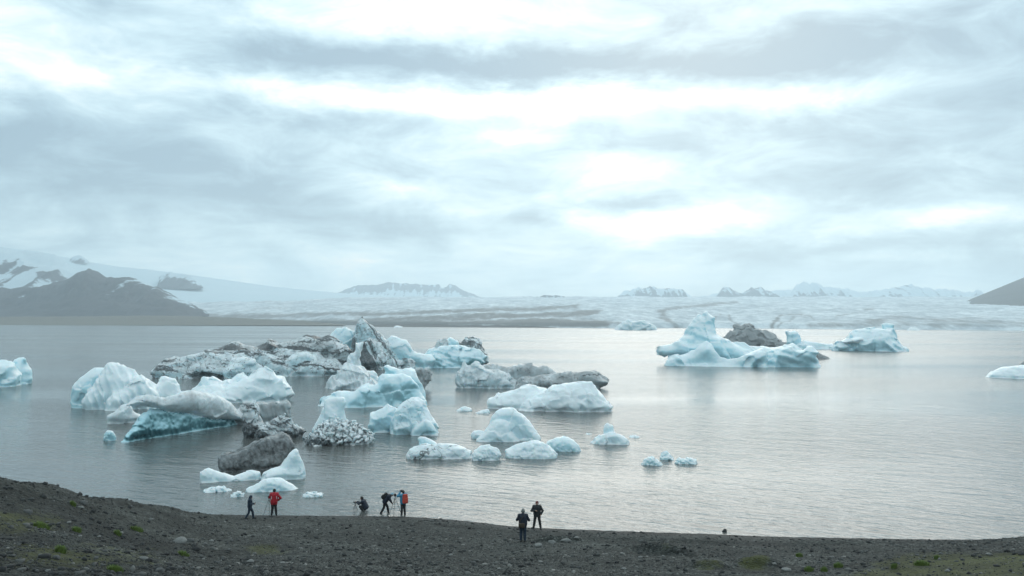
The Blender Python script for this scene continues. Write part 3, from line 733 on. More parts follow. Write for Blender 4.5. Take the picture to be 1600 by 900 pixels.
berg('jagged peaked iceberg streaked with steep black debris bands', [
    L('545,560 548,535 553,519 556,509 561,501 566.5,492 570,498 577,505 584,510 587,517 594,522 602,530 612,541 622,556 630,572', 574, 10, k=.25, blue=.32, dirt=.5, vein=.85, tilt=1.05, ridge=.06, fine=.035),
    L('506,545 513,529 520,520 526,514 533,515 541,512 550,516 556,522 560,540 562,560', 572, 13, blue=.45, dirt=.18, vein=.2, ridge=.06),
    L('540,575 548,560 556,548 566,535 580,531 590,532 602,541 612,552 622,560 640,566 645,575', 577, 12, blue=.25, dirt=.5, vein=1.0, tilt=1.1, ridge=.05, flute=.05),
    L('600,545 606,530 611,524 618,526 626,531 634,533 640,541 645,549 652,553 662,555 674,557 680,562 678,573', 574, 13, blue=.42, dirt=.25, vein=.25, ridge=.05),
    L('618,573 624,565 634,563 643,568 648,574', 578, 5, dirt=.55, vein=.7, lump=.1)], cut=1.0, vox=.9)
berg('blue-banded iceberg with rubble on top right of the black-streaked peak', [
    L('652,572 660,560 672,549 684,544 700,541 720,541 735,541 748,546 756,553 762,556 758,566 752,573', 575, 18, blue=.55, dirt=.3, vein=.25, ridge=.04, terr=.012),
    L('681,548 682,534 686,531 693,530 699,532 700,545', 570, 7, blue=.2, dirt=.62, vein=.4, lump=.05),
    L('694,546 697,531 703,526 709,529 716,534 722,544', 568, 7, blue=.55, dirt=.05),
    L('714,550 719,537 728,528 738,526 746,528 752,533 753,542 758,550 761,558', 570, 10, blue=.15, dirt=.52, vein=.9, lump=.06),
    L('660,560 664,550 670,545 677,546 680,556', 572, 5, blue=.3, dirt=.3, lump=.05)], cut=1.0, vox=.9)
berg('grey fluted cone-shaped iceberg topped by a forked spire', [
    L('513,606 516,598 526,584 533,575 541,570 550,568 562,572 570,583 580,591 592,598', 609, 18, k=.7, blue=.1, dirt=.50, flute=.05, ridge=.05),
    L('533,588 536,574 541,562 548,553 553,547 555,538 554.5,533 557,535 560.5,538 564,536.5 567.5,534.5 565,543 563.5,552 564,562 566,574 570,588', 603, 9, blue=.12, dirt=.45, flute=.05, ridge=.04),
    L('560,584 572,581 584,582 589,588 600,592 602,598', 595, 7, blue=.2, dirt=.2)], vox=.8)
berg('bright turquoise iceberg with swept ridge crest and scooped hollow', [
    L('522,634 530,624 544,614 556,608 565,603 578,600 588,598 592,590 598,584 606,582 618,583 630,586 641,590 650,600 658,610 664,620 667,632', 637, 17, blue=.55, dirt=.02, ridge=.05, mx=570),
    L('590,610 598,590 603,580 601,573 605,570 612,573 622,576 633,577 641,575 649,577 654,588 659,600 664,612 666,628', 624, 13, blue=.48, dirt=.04, ridge=.04, mx=630),
    L('498,632 502,623 511,616 524,615 532,612 545,612 556,614 562,622 560,632', 634, 10, blue=.5, dirt=.05, ridge=.05)], cut=.4)
berg('grey dirty ice boulder behind the turquoise iceberg', [L('644,605 646,580 652,575 660,575 670,578 674,585 673,594 668,601 664,607', 608, 9, k=-.1, blue=.1, dirt=.75, vein=.3, lump=.05, flute=.04)], vox=.8)
berg('bright turquoise domed iceberg with small melt hollows and thin dark seam', [
    L('606,672 610,658 616,646 624,634 634,625 645,621 654,622 662,627 669,638 676,650 681,661 687,676', 679, 15, k=.6, blue=.38, dirt=.06, vein=.3, tilt=.9, ridge=.06, flute=.02),
    L('576,656 581,646 590,638 600,633 605,630 610,633 618,634 622,645 624,660', 660, 10, k=.5, blue=.40, dirt=.03, fine=.03),
    L('640,678 648,668 658,659 666,655 672,660 680,668 686,678', 681, 6, k=.5, blue=.38, dirt=.03)], cut=.4)
berg('white spool-shaped ice pillar rising behind the lumpy black-veined ice', [
    L('503,676 505,650 506,634 507,625 513,622 526,620 537,621 540,628 538,640 541,655 549,668', 684, 9, k=.5, blue=.22, dirt=.05, ridge=.03),
    L('487,672 494,657 500,645 504,635 509,640 512,660', 680, 7, k=.4, blue=.3, dirt=.15)], vox=.8)
berg('lumpy cauliflower-like ice mound covered with black ash veins', [
    L('477,688 488,680 497,670 504,662 514,661 524,657 532,660 545,660 558,664 570,670 579,677 582,686 578,692', 696, 16, k=.5, blue=.08, dirt=.45, vein=.55, tilt=.5, lump=.2, ridge=.03, fine=.04)], cut=1.0, vox=.7)
berg('grey dirty ice with a leaning horn beside the teal wedge', [
    L('379,672 382,660 380,648 379,640 382,632 388,631 394,629 401,630 404,636 405,646 408,655 414,662 424,668 430,682', 684, 8, blue=.1, dirt=.62, vein=.9, tilt=.6, ridge=.05, lump=.05),
    L('396,684 405,668 418,662 428,656 436,651 444,650 452,655 459,663 466,668 478,672 474,679', 685, 10, blue=.1, dirt=.62, vein=1.0, tilt=.4, ridge=.05, lump=.07)], vox=.75)
berg('charcoal black slab of ice tilted in the water', [
    L('340,732 343,716 349,709 362,708 372,705 386,697 400,690 413,684 428,681 440,678 448,681 456,688 461,696 458,703 447,712 440,726', 736, 17, k=.3, r=.45, blue=0, dirt=1.15, vein=.3, ridge=.03, fine=.04, flute=.03)], cut=.8, vox=.75)
berg('glossy white low iceberg curving to a tall fin near the red-jacketed photographer', [
    L('310,750 313,738 320,732 326,731 334,735 348,740 366,743 380,738 394,735 406,737 410,750', 753, 8, k=.5, blue=.2, dirt=.02, ridge=.03),
    L('405,748 412,739 424,733 438,729 446,718 453,708 459,702 463,700.5 467,704 470,715 475,728 479,742 478,749', 750, 11, k=.4, blue=.2, dirt=.02, ridge=.03)], cut=.3, vox=.75)
berg('flat pale ice floe just behind the red-jacketed photographer', [L('384,764 398,758 412,749 425,746.5 438,747 450,753 462,761 474,767', 768, 9, k=.5, blue=.35, dirt=.25, ridge=.03)], cut=.2, vox=.75, name='ice_floe', cat='ice floe')
for lab, o_, wl in (('thin clear ice sliver left of the flat pale floe', '316,768 326,764 338,760 350,760 360,765 362,768', 769),
                    ('small glassy ice scrap with dark edges above the navy-hooded walker', '360,775 366,770 374,767 380,770 382,775', 777),
                    ('low glassy ice piece right of the red-jacketed photographer', '474,774 482,769 494,768.5 504,771 507,776', 777),
                    ('tiny grey ice lump between peak and trio, left of the small peaked berg', '914,679 917,676.5 921,676.5 925,679', 679.5),
                    ('thin ice sliver trailing right of the small peaked berg', '980,684 986,681 994,680 1003,684', 684.5),
                    ('clear ice fragment left of the long white iceberg', '712,642 720,637 728,634.5 735,638 738,642', 643),
                    ('flat ice fragment touching the left tip of the long white iceberg', '741,646 748,643 756,640 763,639 766,645', 646.5),
                    ('left chunk of the three small ice pieces', '1002,725 1008,717 1013,713.5 1020,713.5 1029,720 1036,727', 727.5),
                    ('pointed middle chunk of the three small ice pieces', '1030,718 1034,708 1038,705 1042,704 1047,710 1054,718', 719),
                    ('flat right chunk of the three small ice pieces', '1054,722 1060,715 1066,717 1074,715 1084,716 1088,719 1089,724', 725.5)):
    berg(lab, [L(o_, wl, 5, k=.7, blue=.34, dirt=.15, ridge=.10, facet=.4, fine=.05)], cut=.2, vox=.6, name='ice_chunk', cat='ice chunk')
# --- centre
berg('long grey-brown dirty iceberg with twin horns at its left end', [
    L('713,600 714,588 718,577 722,570 726,566 731,571 736,570 743,565.5 752,569 758,576 770,578 785,580 796,586 806,593 815,600 822,608', 607, 17, blue=.25, dirt=.54, vein=.3, ridge=.04, facet=.25, mx=760),
    L('748,592 754,571 768,569.5 785,571 796,573 806,570 820,568.5 832,568 842,572 855,574 864,578 871,584 868,592', 598, 12, blue=.2, dirt=.68, vein=.4, ridge=.05),
    L('800,600 815,590 835,588 858,586 878,583 898,581 912,579 925,579 936,582 943,588 951,595 948,602 938,608', 608, 14, blue=.15, dirt=.70, vein=.5, ridge=.05, fine=.04)], cut=.9)
berg('long white iceberg with two broad humps below the grey-brown berg', [
    L('760,632 762,623 770,619 786,614 802,610 814,604 824,602 836,603 848,607 862,611 875,618 890,640', 640, 20, blue=.08, dirt=.14, vein=.05, ridge=.035),
    L('800,645 820,628 842,614 856,608 866,601 880,599 898,597.5 912,596 924,596 929,602 936,612 944,621 952,628 959,632', 644, 22, blue=.08, dirt=.14, vein=.04, ridge=.035)], cut=.9)
berg('white pair of rounded ice domes below the long white iceberg', [
    L('758,682 764,666 769,651 776,643 785,638 795,636 803,638 811,645 820,650 827,657 834,668 840,677 846,684', 686, 12, blue=.28, dirt=.05, ridge=.03),
    L('744,686 752,678 762,668 770,659 780,655 789,655.5 796,662 799,672 806,680 814,688', 691, 11, k=.5, blue=.25, dirt=.05, ridge=.025),
    L('735,680 740,674 750,671 760,672 766,682', 683, 5, blue=.2, dirt=.3)], cut=.2, vox=.8)
berg('low dirty-edged ice floe with an upturned left fin', [
    L('633,712 640,702 652,697 668,693 684,694 700,692 714,695 726,700 737,706 742,716', 718, 11, blue=.15, dirt=.4, vein=.65, ridge=.05),
    L('654,700 655,690 652.5,685 656,681.5 664,682 672,686 682,691 690,700', 708, 5, blue=.3, dirt=.05)], cut=.7, vox=.8)
berg('small knobbly ice lump at the right end of the upturned-fin floe', [L('736,716 741,704 750,697 760,695 770,697 778,701 783,710 781,718', 720, 8, blue=.2, dirt=.25, lump=.05, ridge=.05)], cut=.6, vox=.8)
berg('low white ice floe with a ragged front left of a smoother twin', [L('790,704 800,697 813,692 827,689 840,688 850,691 858,697 866,704 871,710', 717, 10, k=.6, blue=.22, dirt=.04, ridge=.05, fine=.03)], cut=.1, vox=.8)
berg('smooth bluish domed floe right of the ragged white floe', [L('850,698 856,689 866,684 878,681.5 888,683 897,688 904,696 909,704', 706, 9, k=.5, blue=.42, dirt=.02, ridge=.03)], cut=.1, vox=.8)
berg('small white iceberg with a knob-like peak in open water', [
    L('922,690 932,683 942,677 952,675 962,677 972,681 980,686 985,693', 695, 8, k=.5, blue=.22, dirt=.03, ridge=.04),
    L('940,686 943,673 944,663 948.5,659 953,662 958,665 960,674 964,684', 692, 5, blue=.25, dirt=.03)], cut=.2, vox=.8)
# --- right group
berg('tall turquoise iceberg with a horned peak and terraced right flank', [
    L('1042,566 1046,552 1054,540 1062,530 1070,520 1078,510 1084,502 1088,496 1091,492 1096,493 1100,488 1104,485 1108,489 1114,493 1119,495 1116,503 1116,513 1120,521 1128,527 1140,532 1152,538 1165,545 1180,552 1190,566', 560, 17, blue=.42, dirt=.12, vein=.05, ridge=.05, terr=.010, mx=1110),
    L('1027.5,553 1028,547 1033,542.5 1050,541 1062,535 1075,540 1080,550 1070,556 1048,556', 566, 13, c=1, blue=.32, dirt=.08, mx=1050),
    L('1038,568 1048,560 1058,555 1076,554 1088,549 1096,541 1104,536 1110,540 1116,550 1124,559 1138,563 1152,560 1166,553 1178,548 1190,545 1198,550 1202,560 1202,573', 573, 13, k=.5, blue=.40, dirt=.02, ridge=.06, mx=1120),
    L('1066,545 1072,526 1084,515 1098,514 1112,519 1122,530 1136,542 1150,560', 564, 14, k=.4, blue=.46, dirt=.05, ridge=.06, terr=.010, mx=1110),
    L('1192,566 1200,552 1215,548 1232,543 1246,545 1260,546 1265,541 1269,540 1273,548 1276,558 1284,571', 572, 13, blue=.42, dirt=.03, ridge=.05, terr=.018, mx=1240),
    L('1130,560 1140,538 1160,539 1180,541 1205,541 1240,540 1262,545 1268,560', 560, 12, blue=.3, dirt=.1, terr=.015)], cut=.8, vox=.9)
berg('dark grey rubble-covered iceberg behind the tall turquoise one', [
    L('1131,530 1138,522 1145,517 1146,511 1152,510 1157,513 1161,512 1164,508 1171,509 1182,513 1192,518 1202,521 1211,525 1218,533 1234,540', 541, 16, blue=.05, dirt=.92, vein=.5, tilt=.3, ridge=.08, facet=.35, lump=.02, fine=.03)], vox=.9)
berg('dark flat ice tongue at the right foot of the tall turquoise iceberg', [L('1270,560 1275,550 1281,552 1289,556 1297,560', 561, 7, blue=0, dirt=1.1)], vox=.8)
berg('small blue ice spike with a long low tail behind the tall turquoise iceberg', [
    L('1229,540 1230,526 1226.5,518 1230,516 1235,519 1241,517 1246,519 1251,524 1252,534 1256,543', 545, 8, blue=.45, dirt=.02),
    L('1240,544 1256,533 1268,535 1284,537 1300,538 1312,541 1316,545', 546, 9, blue=.42, dirt=.02, fine=.04)], vox=.8)
berg('wedge-shaped pale blue iceberg with a knob on its high right end', [
    L('1300,545 1305,534 1318,529 1328,522 1333,516 1345,514.5 1362,513.5 1380,513 1396,514 1398,522 1402,531 1410,540 1421,548', 548, 19, blue=.42, dirt=.04, ridge=.05, fine=.03),
    L('1310,535 1325,531 1345,527 1352,530 1340,534 1322,537', 549, 12, c=1, blue=.12, dirt=.3, mx=1335),
    L('1377,517 1378,507 1384,504 1390,505 1397,507 1397,518', 540, 6, blue=.45, dirt=.02)], cut=.9, vox=.85)
berg('low white iceberg cut off by the right edge', [
    L('1538,588 1546,582 1556,577 1570,573 1588,571.5 1610,570 1640,575 1660,592', 592, 16, blue=.25, dirt=.05, ridge=.04)], cut=.8)
berg('dark ice lump on the far side of the right-edge iceberg', [L('1588,576 1593,567 1602,562 1615,562 1625,575', 580, 9, dirt=1.05, blue=0, lump=.05)], name='ice_chunk', cat='ice chunk')
# --- far bergs under the glacier front
for lab, o_, wl in (('distant pale iceberg before the glacier front left of the turquoise peak', '960,515 966,508 975,502 981,498 986,503 996,501 1006,500 1014,505 1022,508 1028,515', 515.6),
                    ('tiny distant white berg by the far left shore', '45,507 48,503 54,501 58,504 61,507', 507.4),
                    ('left one of two tiny white bergs below the dark left mountain', '209,508 214,505 221,504.5 226,508', 508.3),
                    ('right one of two tiny white bergs below the dark left mountain', '226,508 231,505 236,505.5 240,508', 508.4),
                    ('tiny distant berg far right of the wedge-shaped blue iceberg', '1417,515.5 1423,511.5 1430,512 1438,515.5', 516.4),
                    ('tiny low berg right of the jagged peak at the far shore', '615,511 619,508.5 624,509 630,511', 511.6)):
    berg(lab, [L(o_, wl, 6, blue=.3, dirt=.1, ridge=.08)], vox=.7, name='distant_iceberg', cut=.2)

# ------------------------------------------------------------------ stones, gravel, grass on the beach
def project(P):
    cp = P - np.array([0, 0, H]); f_ = cp @ _F
    return 800 + FPX * (cp @ _R) / f_, 450 - FPX * (cp @ _U) / f_
def ico(sub):
    import bmesh
    bm = bmesh.new(); bmesh.ops.create_icosphere(bm, subdivisions=sub, radius=1.0)
    V = np.array([v.co[:] for v in bm.verts]); Fc = np.array([[v.index for v in f.verts] for f in bm.faces]); bm.free(); return V, Fc
def stone_mat(name, a, b):
    m, n = new_mat(name); o = n.n('ShaderNodeTexCoord').outputs['Object']
    f = n.noise(o, 2.2, 6, .65); g = n.noise(o, 11, 4, .7)
    finish(n, n.mix(n.m('MULTIPLY_ADD', g, .5, n.m('MULTIPLY', f, .5)), a, b), .85, bumpn(n, g, .05, .6)); return m
STONE = {'dark': stone_mat('dark_stone', (.012, .013, .014), (.045, .045, .045)), 'grey': stone_mat('grey_stone', (.06, .062, .062), (.15, .15, .145)),
         'pale': stone_mat('pale_stone', (.13, .13, .125), (.30, .295, .28))}
_iv, _if = ico(3)
def stone_mesh(kind, seed, sharp):
    v = _iv.copy(); s_ = seed * 3.7
    r = 1 + .28 * fbm(v[:, 0] * .9 + s_, v[:, 1] * .9, v[:, 2] * .9, 2)
    v = v * r[:, None]
    rs = np.random.default_rng(seed)
    for _ in range(sharp):                   # broken facets
        nrm = rs.normal(size=3); nrm /= np.linalg.norm(nrm); d = .62 + .25 * rs.random()
        e = v @ nrm - d; v = v - np.maximum(e, 0)[:, None] * nrm * .92
    v += .02 * fbm(v[:, 0] * 5 + s_, v[:, 1] * 5, v[:, 2] * 5, 2)[:, None] * v
    me = mesh('stone', v, _if, True); me.materials.append(STONE[kind]); return me
STM = {k: [stone_mesh(k, 11 * i + 5 * j, (5, 9, 14)[i % 3]) for i in range(4)] for j, k in enumerate(STONE)}
def stone(px, py, wpx, kind, label, group=None, flat=.55, deep=.7, rot=None, name='stone', cat='stone', i=[0], p=None):
    i[0] += 1
    p = hit(px, py) if p is None else p
    o = link(name, STM[kind][i[0] % 4], None, None, label, cat, group)
    r = wpx / 2 * p[1] / FPX
    o.scale = (r, r * deep, r * flat); o.rotation_euler = (0.12 * math.sin(i[0]), 0.12 * math.cos(i[0] * 2.1), (i[0] * 1.3) % 1.0 - .5 if rot is None else rot)
    o.location = (p[0], p[1], p[2] + r * flat * .35); return o
for a in ((281, 849, 25, 'pale', 'long pale slab-like stone on the left slope above the small dark boulder'), (306, 860, 15, 'dark', 'dark rounded boulder below the long pale slab on the left slope'),
          (298, 847, 16, 'grey', 'grey stone touching the right end of the long pale slab'), (379, 876, 12, 'dark', 'dark stone paired with a pale stone below the red-jacketed photographer'),
          (391, 879, 13, 'pale', 'pale stone right beside its dark partner below the red-jacketed photographer'), (250, 894, 19, 'grey', 'large grey stone at the bottom edge left of centre'),
          (130, 788, 17, 'grey', 'flat grey stone beside the highest grass tuft on the left slope'), (126, 794.5, 11, 'pale', 'small pale stone just below the flat grey stone and highest tuft'),
          (43, 801, 15, 'grey', 'grey stone near the left edge of the slope'), (211, 803, 9, 'dark', 'black stone near the crest of the left slope'),
          (88, 873, 15, 'grey', 'grey stone below the grass tuft at far left bottom'), (225, 875, 15, 'pale', 'pale flat stone in the lower middle of the left slope'),
          (1596, 867, 13, 'dark', 'dark boulder at the right edge on the mossy bank'), (842, 854, 14, 'pale', 'leftmost pale slab beside the eroded bank near the beanie wearers'),
          (862, 849, 13, 'pale', 'middle pale slab of the row beside the eroded bank'), (884, 847, 15, 'pale', 'right pale slab of the row beside the eroded bank'),
          (901, 842, 9, 'pale', 'rounded pale boulder at the end of the slab row'), (1230, 893, 16, 'pale', 'flat pale stone at the bottom edge left of two grass tufts'),
          (494, 841, 8, 'dark', 'black stone below the crouching photographer, upper of two'), (526, 857, 8, 'dark', 'black stone below the crouching photographer, lower of two')):
    stone(*a)
rs = random.Random(4); USED = set()
MARKS = [(64, 823, 'the broad tuft nearest the left edge'), (214, 827, 'the round bright green tuft'), (95, 861, 'the lone lower-left tuft'), (180, 892, 'the large bottom-edge tuft'), (287, 867, 'the bright tuft on the left slope'), (281, 849, 'the long pale slab'),
         (120, 829, 'the small tuft on the left slope'), (114, 788, 'the highest tuft on the left slope'), (428, 806, 'the red-jacketed person'), (569, 801, 'the crouching person'), (625, 806, 'the person with the red backpack'), (817, 846, 'the grey-beanie person'),
         (870, 850, 'the row of pale slabs'), (1035, 865, 'the eroded bank'), (1110, 887, 'the low mossy mound'), (1440, 881, 'the broad tuft on the right bank'), (1310, 884, 'the yellow-green tuft'), (1249, 868, 'the small tuft on pale sand'), (1596, 867, 'the dark right-edge boulder'), (390, 879, 'the dark and pale stone pair')]
def where(px, py, kind):
    for mx_, my_, ph_ in sorted(MARKS, key=lambda m: math.hypot(px - m[0], 1.6 * (py - m[1]))):
        dx_, dy_ = px - mx_, py - my_
        side = ('below ' if dy_ > 0 else 'above ') if abs(dy_) * 1.3 > abs(dx_) else ('right of ' if dx_ > 0 else 'left of ')
        lab = 'small %s stone %s%s' % (dict(dark='black', grey='grey', pale='pale')[kind], side, ph_)
        if lab not in USED: USED.add(lab); return lab
for px, py, wp in ((204, 792, 8), (155, 840, 8), (164, 863, 10), (181, 861, 9), (189, 834, 9), (125, 839, 8), (315, 871, 10), (357, 861, 9), (279, 888, 10), (58, 894, 10), (75, 893, 9), (340, 880, 8), (330, 846, 8),
                   (362, 846, 9), (372, 845, 8), (20, 870, 10), (150, 873, 9), (108, 818, 9), (236, 812, 7), (301, 889, 9)):
    kd = rs.choice(['grey', 'pale', 'grey']); stone(px, py, wp, kd, where(px, py, kd), 'loose stones on the left slope')
for px, py, wp in ((400, 887, 9), (442, 881, 10), (550, 877, 9), (620, 862, 7), (560, 847, 6), (705, 868, 7), (640, 885, 8), (740, 880, 8), (690, 852, 6), (780, 890, 8), (470, 858, 7), (600, 838, 6), (515, 885, 8), (845, 879, 8), (905, 888, 9), (950, 880, 8), (975, 890, 9), (930, 868, 7), (1000, 872, 8), (1060, 888, 9)):
    kd = rs.choice(['grey', 'pale', 'dark']); stone(px, py, wp, kd, where(px, py, kd), 'loose stones on the middle gravel')
for px, py, wp in ((1432, 868, 8), (1445, 871, 7), (1490, 850, 8), (1545, 867, 9), (1480, 893, 9), (1355, 862, 6), (1280, 880, 8), (1300, 872, 7), (1225, 876, 7), (1210, 882, 8), (1390, 873, 7), (1470, 866, 7)):
    kd = rs.choice(['grey', 'pale', 'grey']); stone(px, py, wp, kd, where(px, py, kd), 'loose stones on the right bank')
bw = onwater(1132, 831); bw[2] = -.02
stone(0, 0, 8, 'dark', 'small black boulder standing in the shallow water at the edge', flat=1.0, deep=1, p=bw, rot=.3)

def gravel():
    rg = np.random.default_rng(21); out_v = []; out_f = []; tone = []; base = 0
    for cnt, sub, lo, hi in ((70000, 0, .018, .055), (7000, 1, .04, .15)):
        if sub == 0:
            tv = np.array([[1, 0, 0], [-1, 0, 0], [0, 1, 0], [0, -1, 0], [0, 0, 1], [0, 0, -1.]]); tf = np.array([[0, 2, 4], [2, 1, 4], [1, 3, 4], [3, 0, 4], [2, 0, 5], [1, 2, 5], [3, 1, 5], [0, 3, 5]])
        else: tv, tf = ico(1)
        q = rg.random(cnt * 2); Y_ = (16 ** -.5 - q * (16 ** -.5 - 57 ** -.5)) ** -2; u = rg.uniform(-.70, .70, cnt * 2)
        X_ = u * Y_; Z_ = ground(X_, Y_); ms, sl = moss_field(X_, Y_)
        clump = fbm(X_ / 2.5, Y_ / 2.5, 0 * X_ + 4.4, 3)
        ok = (Z_ > .03) & (rg.random(cnt * 2) > .75 * ms) & (rg.random(cnt * 2) < .62 + .5 * clump)
        k = np.nonzero(ok)[0][:cnt]; m_ = len(k)
        r = lo + (hi - lo) * rg.random(m_) ** 2.2
        ang = rg.uniform(0, 6.28, m_); ca, sa = np.cos(ang), np.sin(ang)
        v = tv[None] * (1 + .30 * rg.normal(size=(m_, len(tv), 1)).clip(-1, 1)) * np.stack([r, r * rg.uniform(.55, .95, m_), r * rg.uniform(.4, .75, m_)], -1)[:, None, :]
        vx = v[..., 0] * ca[:, None] - v[..., 1] * sa[:, None]; vy = v[..., 0] * sa[:, None] + v[..., 1] * ca[:, None]
        V_ = np.stack([vx + X_[k, None], vy + Y_[k, None], v[..., 2] + (Z_[k] + r * .15)[:, None]], -1).reshape(-1, 3)
        out_v.append(V_); out_f.append((tf[None] + (np.arange(m_) * len(tv))[:, None, None]).reshape(-1, 3) + base); base += len(V_)
        t_ = rg.beta(1.3, 2.7, m_) * (1 - .35 * sl[k]); t_ = t_ * np.clip(1 + .75 * fbm(X_[k] / 6, Y_[k] / 2.6, 0 * X_[k] + 2, 3), .35, 1.8); t_ = np.where((Z_[k] < .35) | ((X_[k] > 4) & (Z_[k] < .95)), t_ * .42, t_)
        tone.append(np.repeat(t_, len(tv)))
    m, n = new_mat('gravel_stones'); o = n.n('ShaderNodeNewGeometry').outputs['Position']
    g = n.noise(o, 14, 4, .7)
    c = n.ramp(n.m('MULTIPLY_ADD', n.m('SUBTRACT', g, .5), .25, n.attr('tone')), [(0, (.010, .011, .012)), (.3, (.045, .047, .045)), (.6, (.10, .10, .094)), (1, (.28, .27, .25))])
    finish(n, c, .85)
    link('gravel', mesh('gravel', np.concatenate(out_v), np.concatenate(out_f), False, {'tone': np.concatenate(tone)}), m, None, 'loose grey pebbles strewn over the dark beach', 'gravel', kind='stuff')
gravel()

GRASS, n = new_mat('grass_blades')
o_ = n.n('ShaderNodeTexCoord').outputs['Object']
finish(n, n.mix(n.noise(o_, 3, 4), (.07, .12, .025), (.22, .29, .07)), .7)
def tuft(px, py, wpx, label, seed):
    p = hit(px, py + 2); R_ = wpx / 2 * p[1] / FPX; rg = np.random.default_rng(seed)
    m_ = int(260 + 500 * R_); V_ = []; F_ = []
    a = rg.uniform(0, 6.28, m_); rr = R_ * .75 * np.sqrt(rg.random(m_))
    for i in range(m_):
        x, y = rr[i] * math.cos(a[i]), rr[i] * math.sin(a[i]) * .8
        gz = float(ground(np.array(p[0] + x), np.array(p[1] + y))) - p[2] - .02
        hgt = (.10 + .14 * rg.random()) * (1.15 - .6 * rr[i] / R_); lean = .35 * rr[i] / R_ + .2 * rg.random(); la = a[i] + rg.normal() * .5
        w_ = .008 + .006 * rg.random(); wx, wy = -math.sin(la) * w_, math.cos(la) * w_
        b = len(V_)
        for s_, ws in ((0, 1), (.55, .8), (1, .12)):
            ox, oy, oz = x + lean * hgt * s_ * s_ * math.cos(la), y + lean * hgt * s_ * s_ * math.sin(la), gz + hgt * s_
            V_ += [(ox - wx * ws, oy - wy * ws, oz), (ox + wx * ws, oy + wy * ws, oz)]
        F_ += [(b, b + 1, b + 3, b + 2), (b + 2, b + 3, b + 5, b + 4)]
    o = link('grass_tuft', mesh('grass_tuft', V_, F_, False), GRASS, None, label, 'grass', 'bright green grass tufts on the beach'); o.location = p
for i, (px, py, wp, lab) in enumerate(((114, 788, 11, 'highest small grass tuft on the left slope, beside a flat grey stone'), (64, 823, 32, 'broad green grass tuft nearest the left edge'),
        (120, 829, 17, 'small green tuft right of the broad left-edge tuft'), (184, 834, 14, 'faint green tuft left of the round bright tuft'), (214, 827, 25, 'round bright green tuft in the middle of the left slope'),
        (95, 861, 22, 'green tuft alone in the lower left of the slope'), (180, 892, 30, 'large green tuft at the bottom edge at left'), (287, 867, 22, 'bright tuft below the dark rounded boulder on the left slope'),
        (1249, 868, 13, 'small green tuft on pale sand right of the mossy mounds'), (1310, 884, 18, 'yellow-green tuft right of two bottom-edge tufts'), (1264, 891, 18, 'round yellow-green tuft at the bottom edge at right'),
        (1288, 891, 13, 'dull small tuft between the two yellow-green tufts at bottom right'), (1440, 881, 30, 'broad bright green tuft on the mossy right bank'), (1397, 886, 11, 'small tuft left of the broad tuft on the right bank'), (1464, 872, 11, 'small tuft above right of the broad tuft on the right bank'))):
    tuft(px, py, wp, lab, 100 + i)

# ------------------------------------------------------------------ people
def sdf_mesh(prims, vox=.0085, k=.018):
    A = np.array([p[0] for p in prims] + [p[1] for p in prims]); rm = max(max(p[2], p[3]) for p in prims) + .04
    lo = A.min(0) - rm; n_ = np.ceil((A.max(0) + rm - lo) / vox).astype(int) + 1
    F_ = np.full(n_, .5, np.float32)
    ax = [lo[i] + vox * np.arange(n_[i]) for i in range(3)]
    for p in prims:
        a, b, ra, rb = np.array(p[0], float), np.array(p[1], float), p[2], p[3]
        pad = max(ra, rb) + .06
        i0 = np.clip(((np.minimum(a, b) - pad - lo) / vox).astype(int), 0, n_ - 1); i1 = np.clip(((np.maximum(a, b) + pad - lo) / vox).astype(int) + 1, 1, n_)
        sl = tuple(slice(i0[i], i1[i]) for i in range(3))
        X_ = ax[0][sl[0]][:, None, None] - a[0]; Y_ = ax[1][sl[1]][None, :, None] - a[1]; Z_ = ax[2][sl[2]][None, None, :] - a[2]
        e = b - a; L2 = max(e @ e, 1e-9)
        t = np.clip((X_ * e[0] + Y_ * e[1] + Z_ * e[2]) / L2, 0, 1)
        f_ = np.sqrt((X_ - t * e[0]) ** 2 + (Y_ - t * e[1]) ** 2 + (Z_ - t * e[2]) ** 2) - (ra + (rb - ra) * t)
        g = F_[sl]; kk = p[4] if len(p) > 4 else k
        h_ = np.clip(.5 + .5 * (g - f_) / kk, 0, 1); F_[sl] = g * (1 - h_) + f_ * h_ - kk * h_ * (1 - h_)
    V, Q = surfnets(F_, lo, vox); return V, Q
def hand_prims(wr, d, up):
    wr, d, up = (np.array(q, float) for q in (wr, d, up)); d /= np.linalg.norm(d); up = up - d * (up @ d); up /= np.linalg.norm(up); sd2 = np.cross(d, up)
    P_ = []
    for o in (-.027, 0, .027): P_.append((wr + d * .02 + sd2 * o * .7, wr + d * .085 + sd2 * o, .017, .015, .012))
    for o, ln in ((-.034, .062), (-.0115, .080), (.0115, .085), (.034, .072)):
        k0 = wr + d * .09 + sd2 * o; k1 = k0 + d * ln * .55 - up * ln * .22; k2 = k1 + d * ln * .25 - up * ln * .40
        P_ += [(k0, k1, .0100, .0092, .003), (k1, k2, .0092, .008, .003)]
    t0 = wr + d * .035 + sd2 * .035; t1 = t0 + d * .035 + sd2 * .032 - up * .015; t2 = t1 + d * .030 - up * .012
    P_ += [(t0, t1, .014, .011, .006), (t1, t2, .011, .009, .003)]
    return P_
STAND = dict(pel=(0, 0, .95), chest=(0, .01, 1.34), neck=(0, .01, 1.47), head=(0, .035, 1.62), look=(0, 1, -.05),
             shL=(-.185, 0, 1.42), elL=(-.25, -.02, 1.13), wrL=(-.25, .08, .90), shR=(.185, 0, 1.42), elR=(.25, -.02, 1.13), wrR=(.25, .08, .90),
             hipL=(-.09, 0, .92), knL=(-.10, .02, .50), anL=(-.11, -.01, .085), hipR=(.09, 0, .92), knR=(.10, .02, .50), anR=(.11, -.01, .085), toeL=(-.02, .17), toeR=(.02, .17))
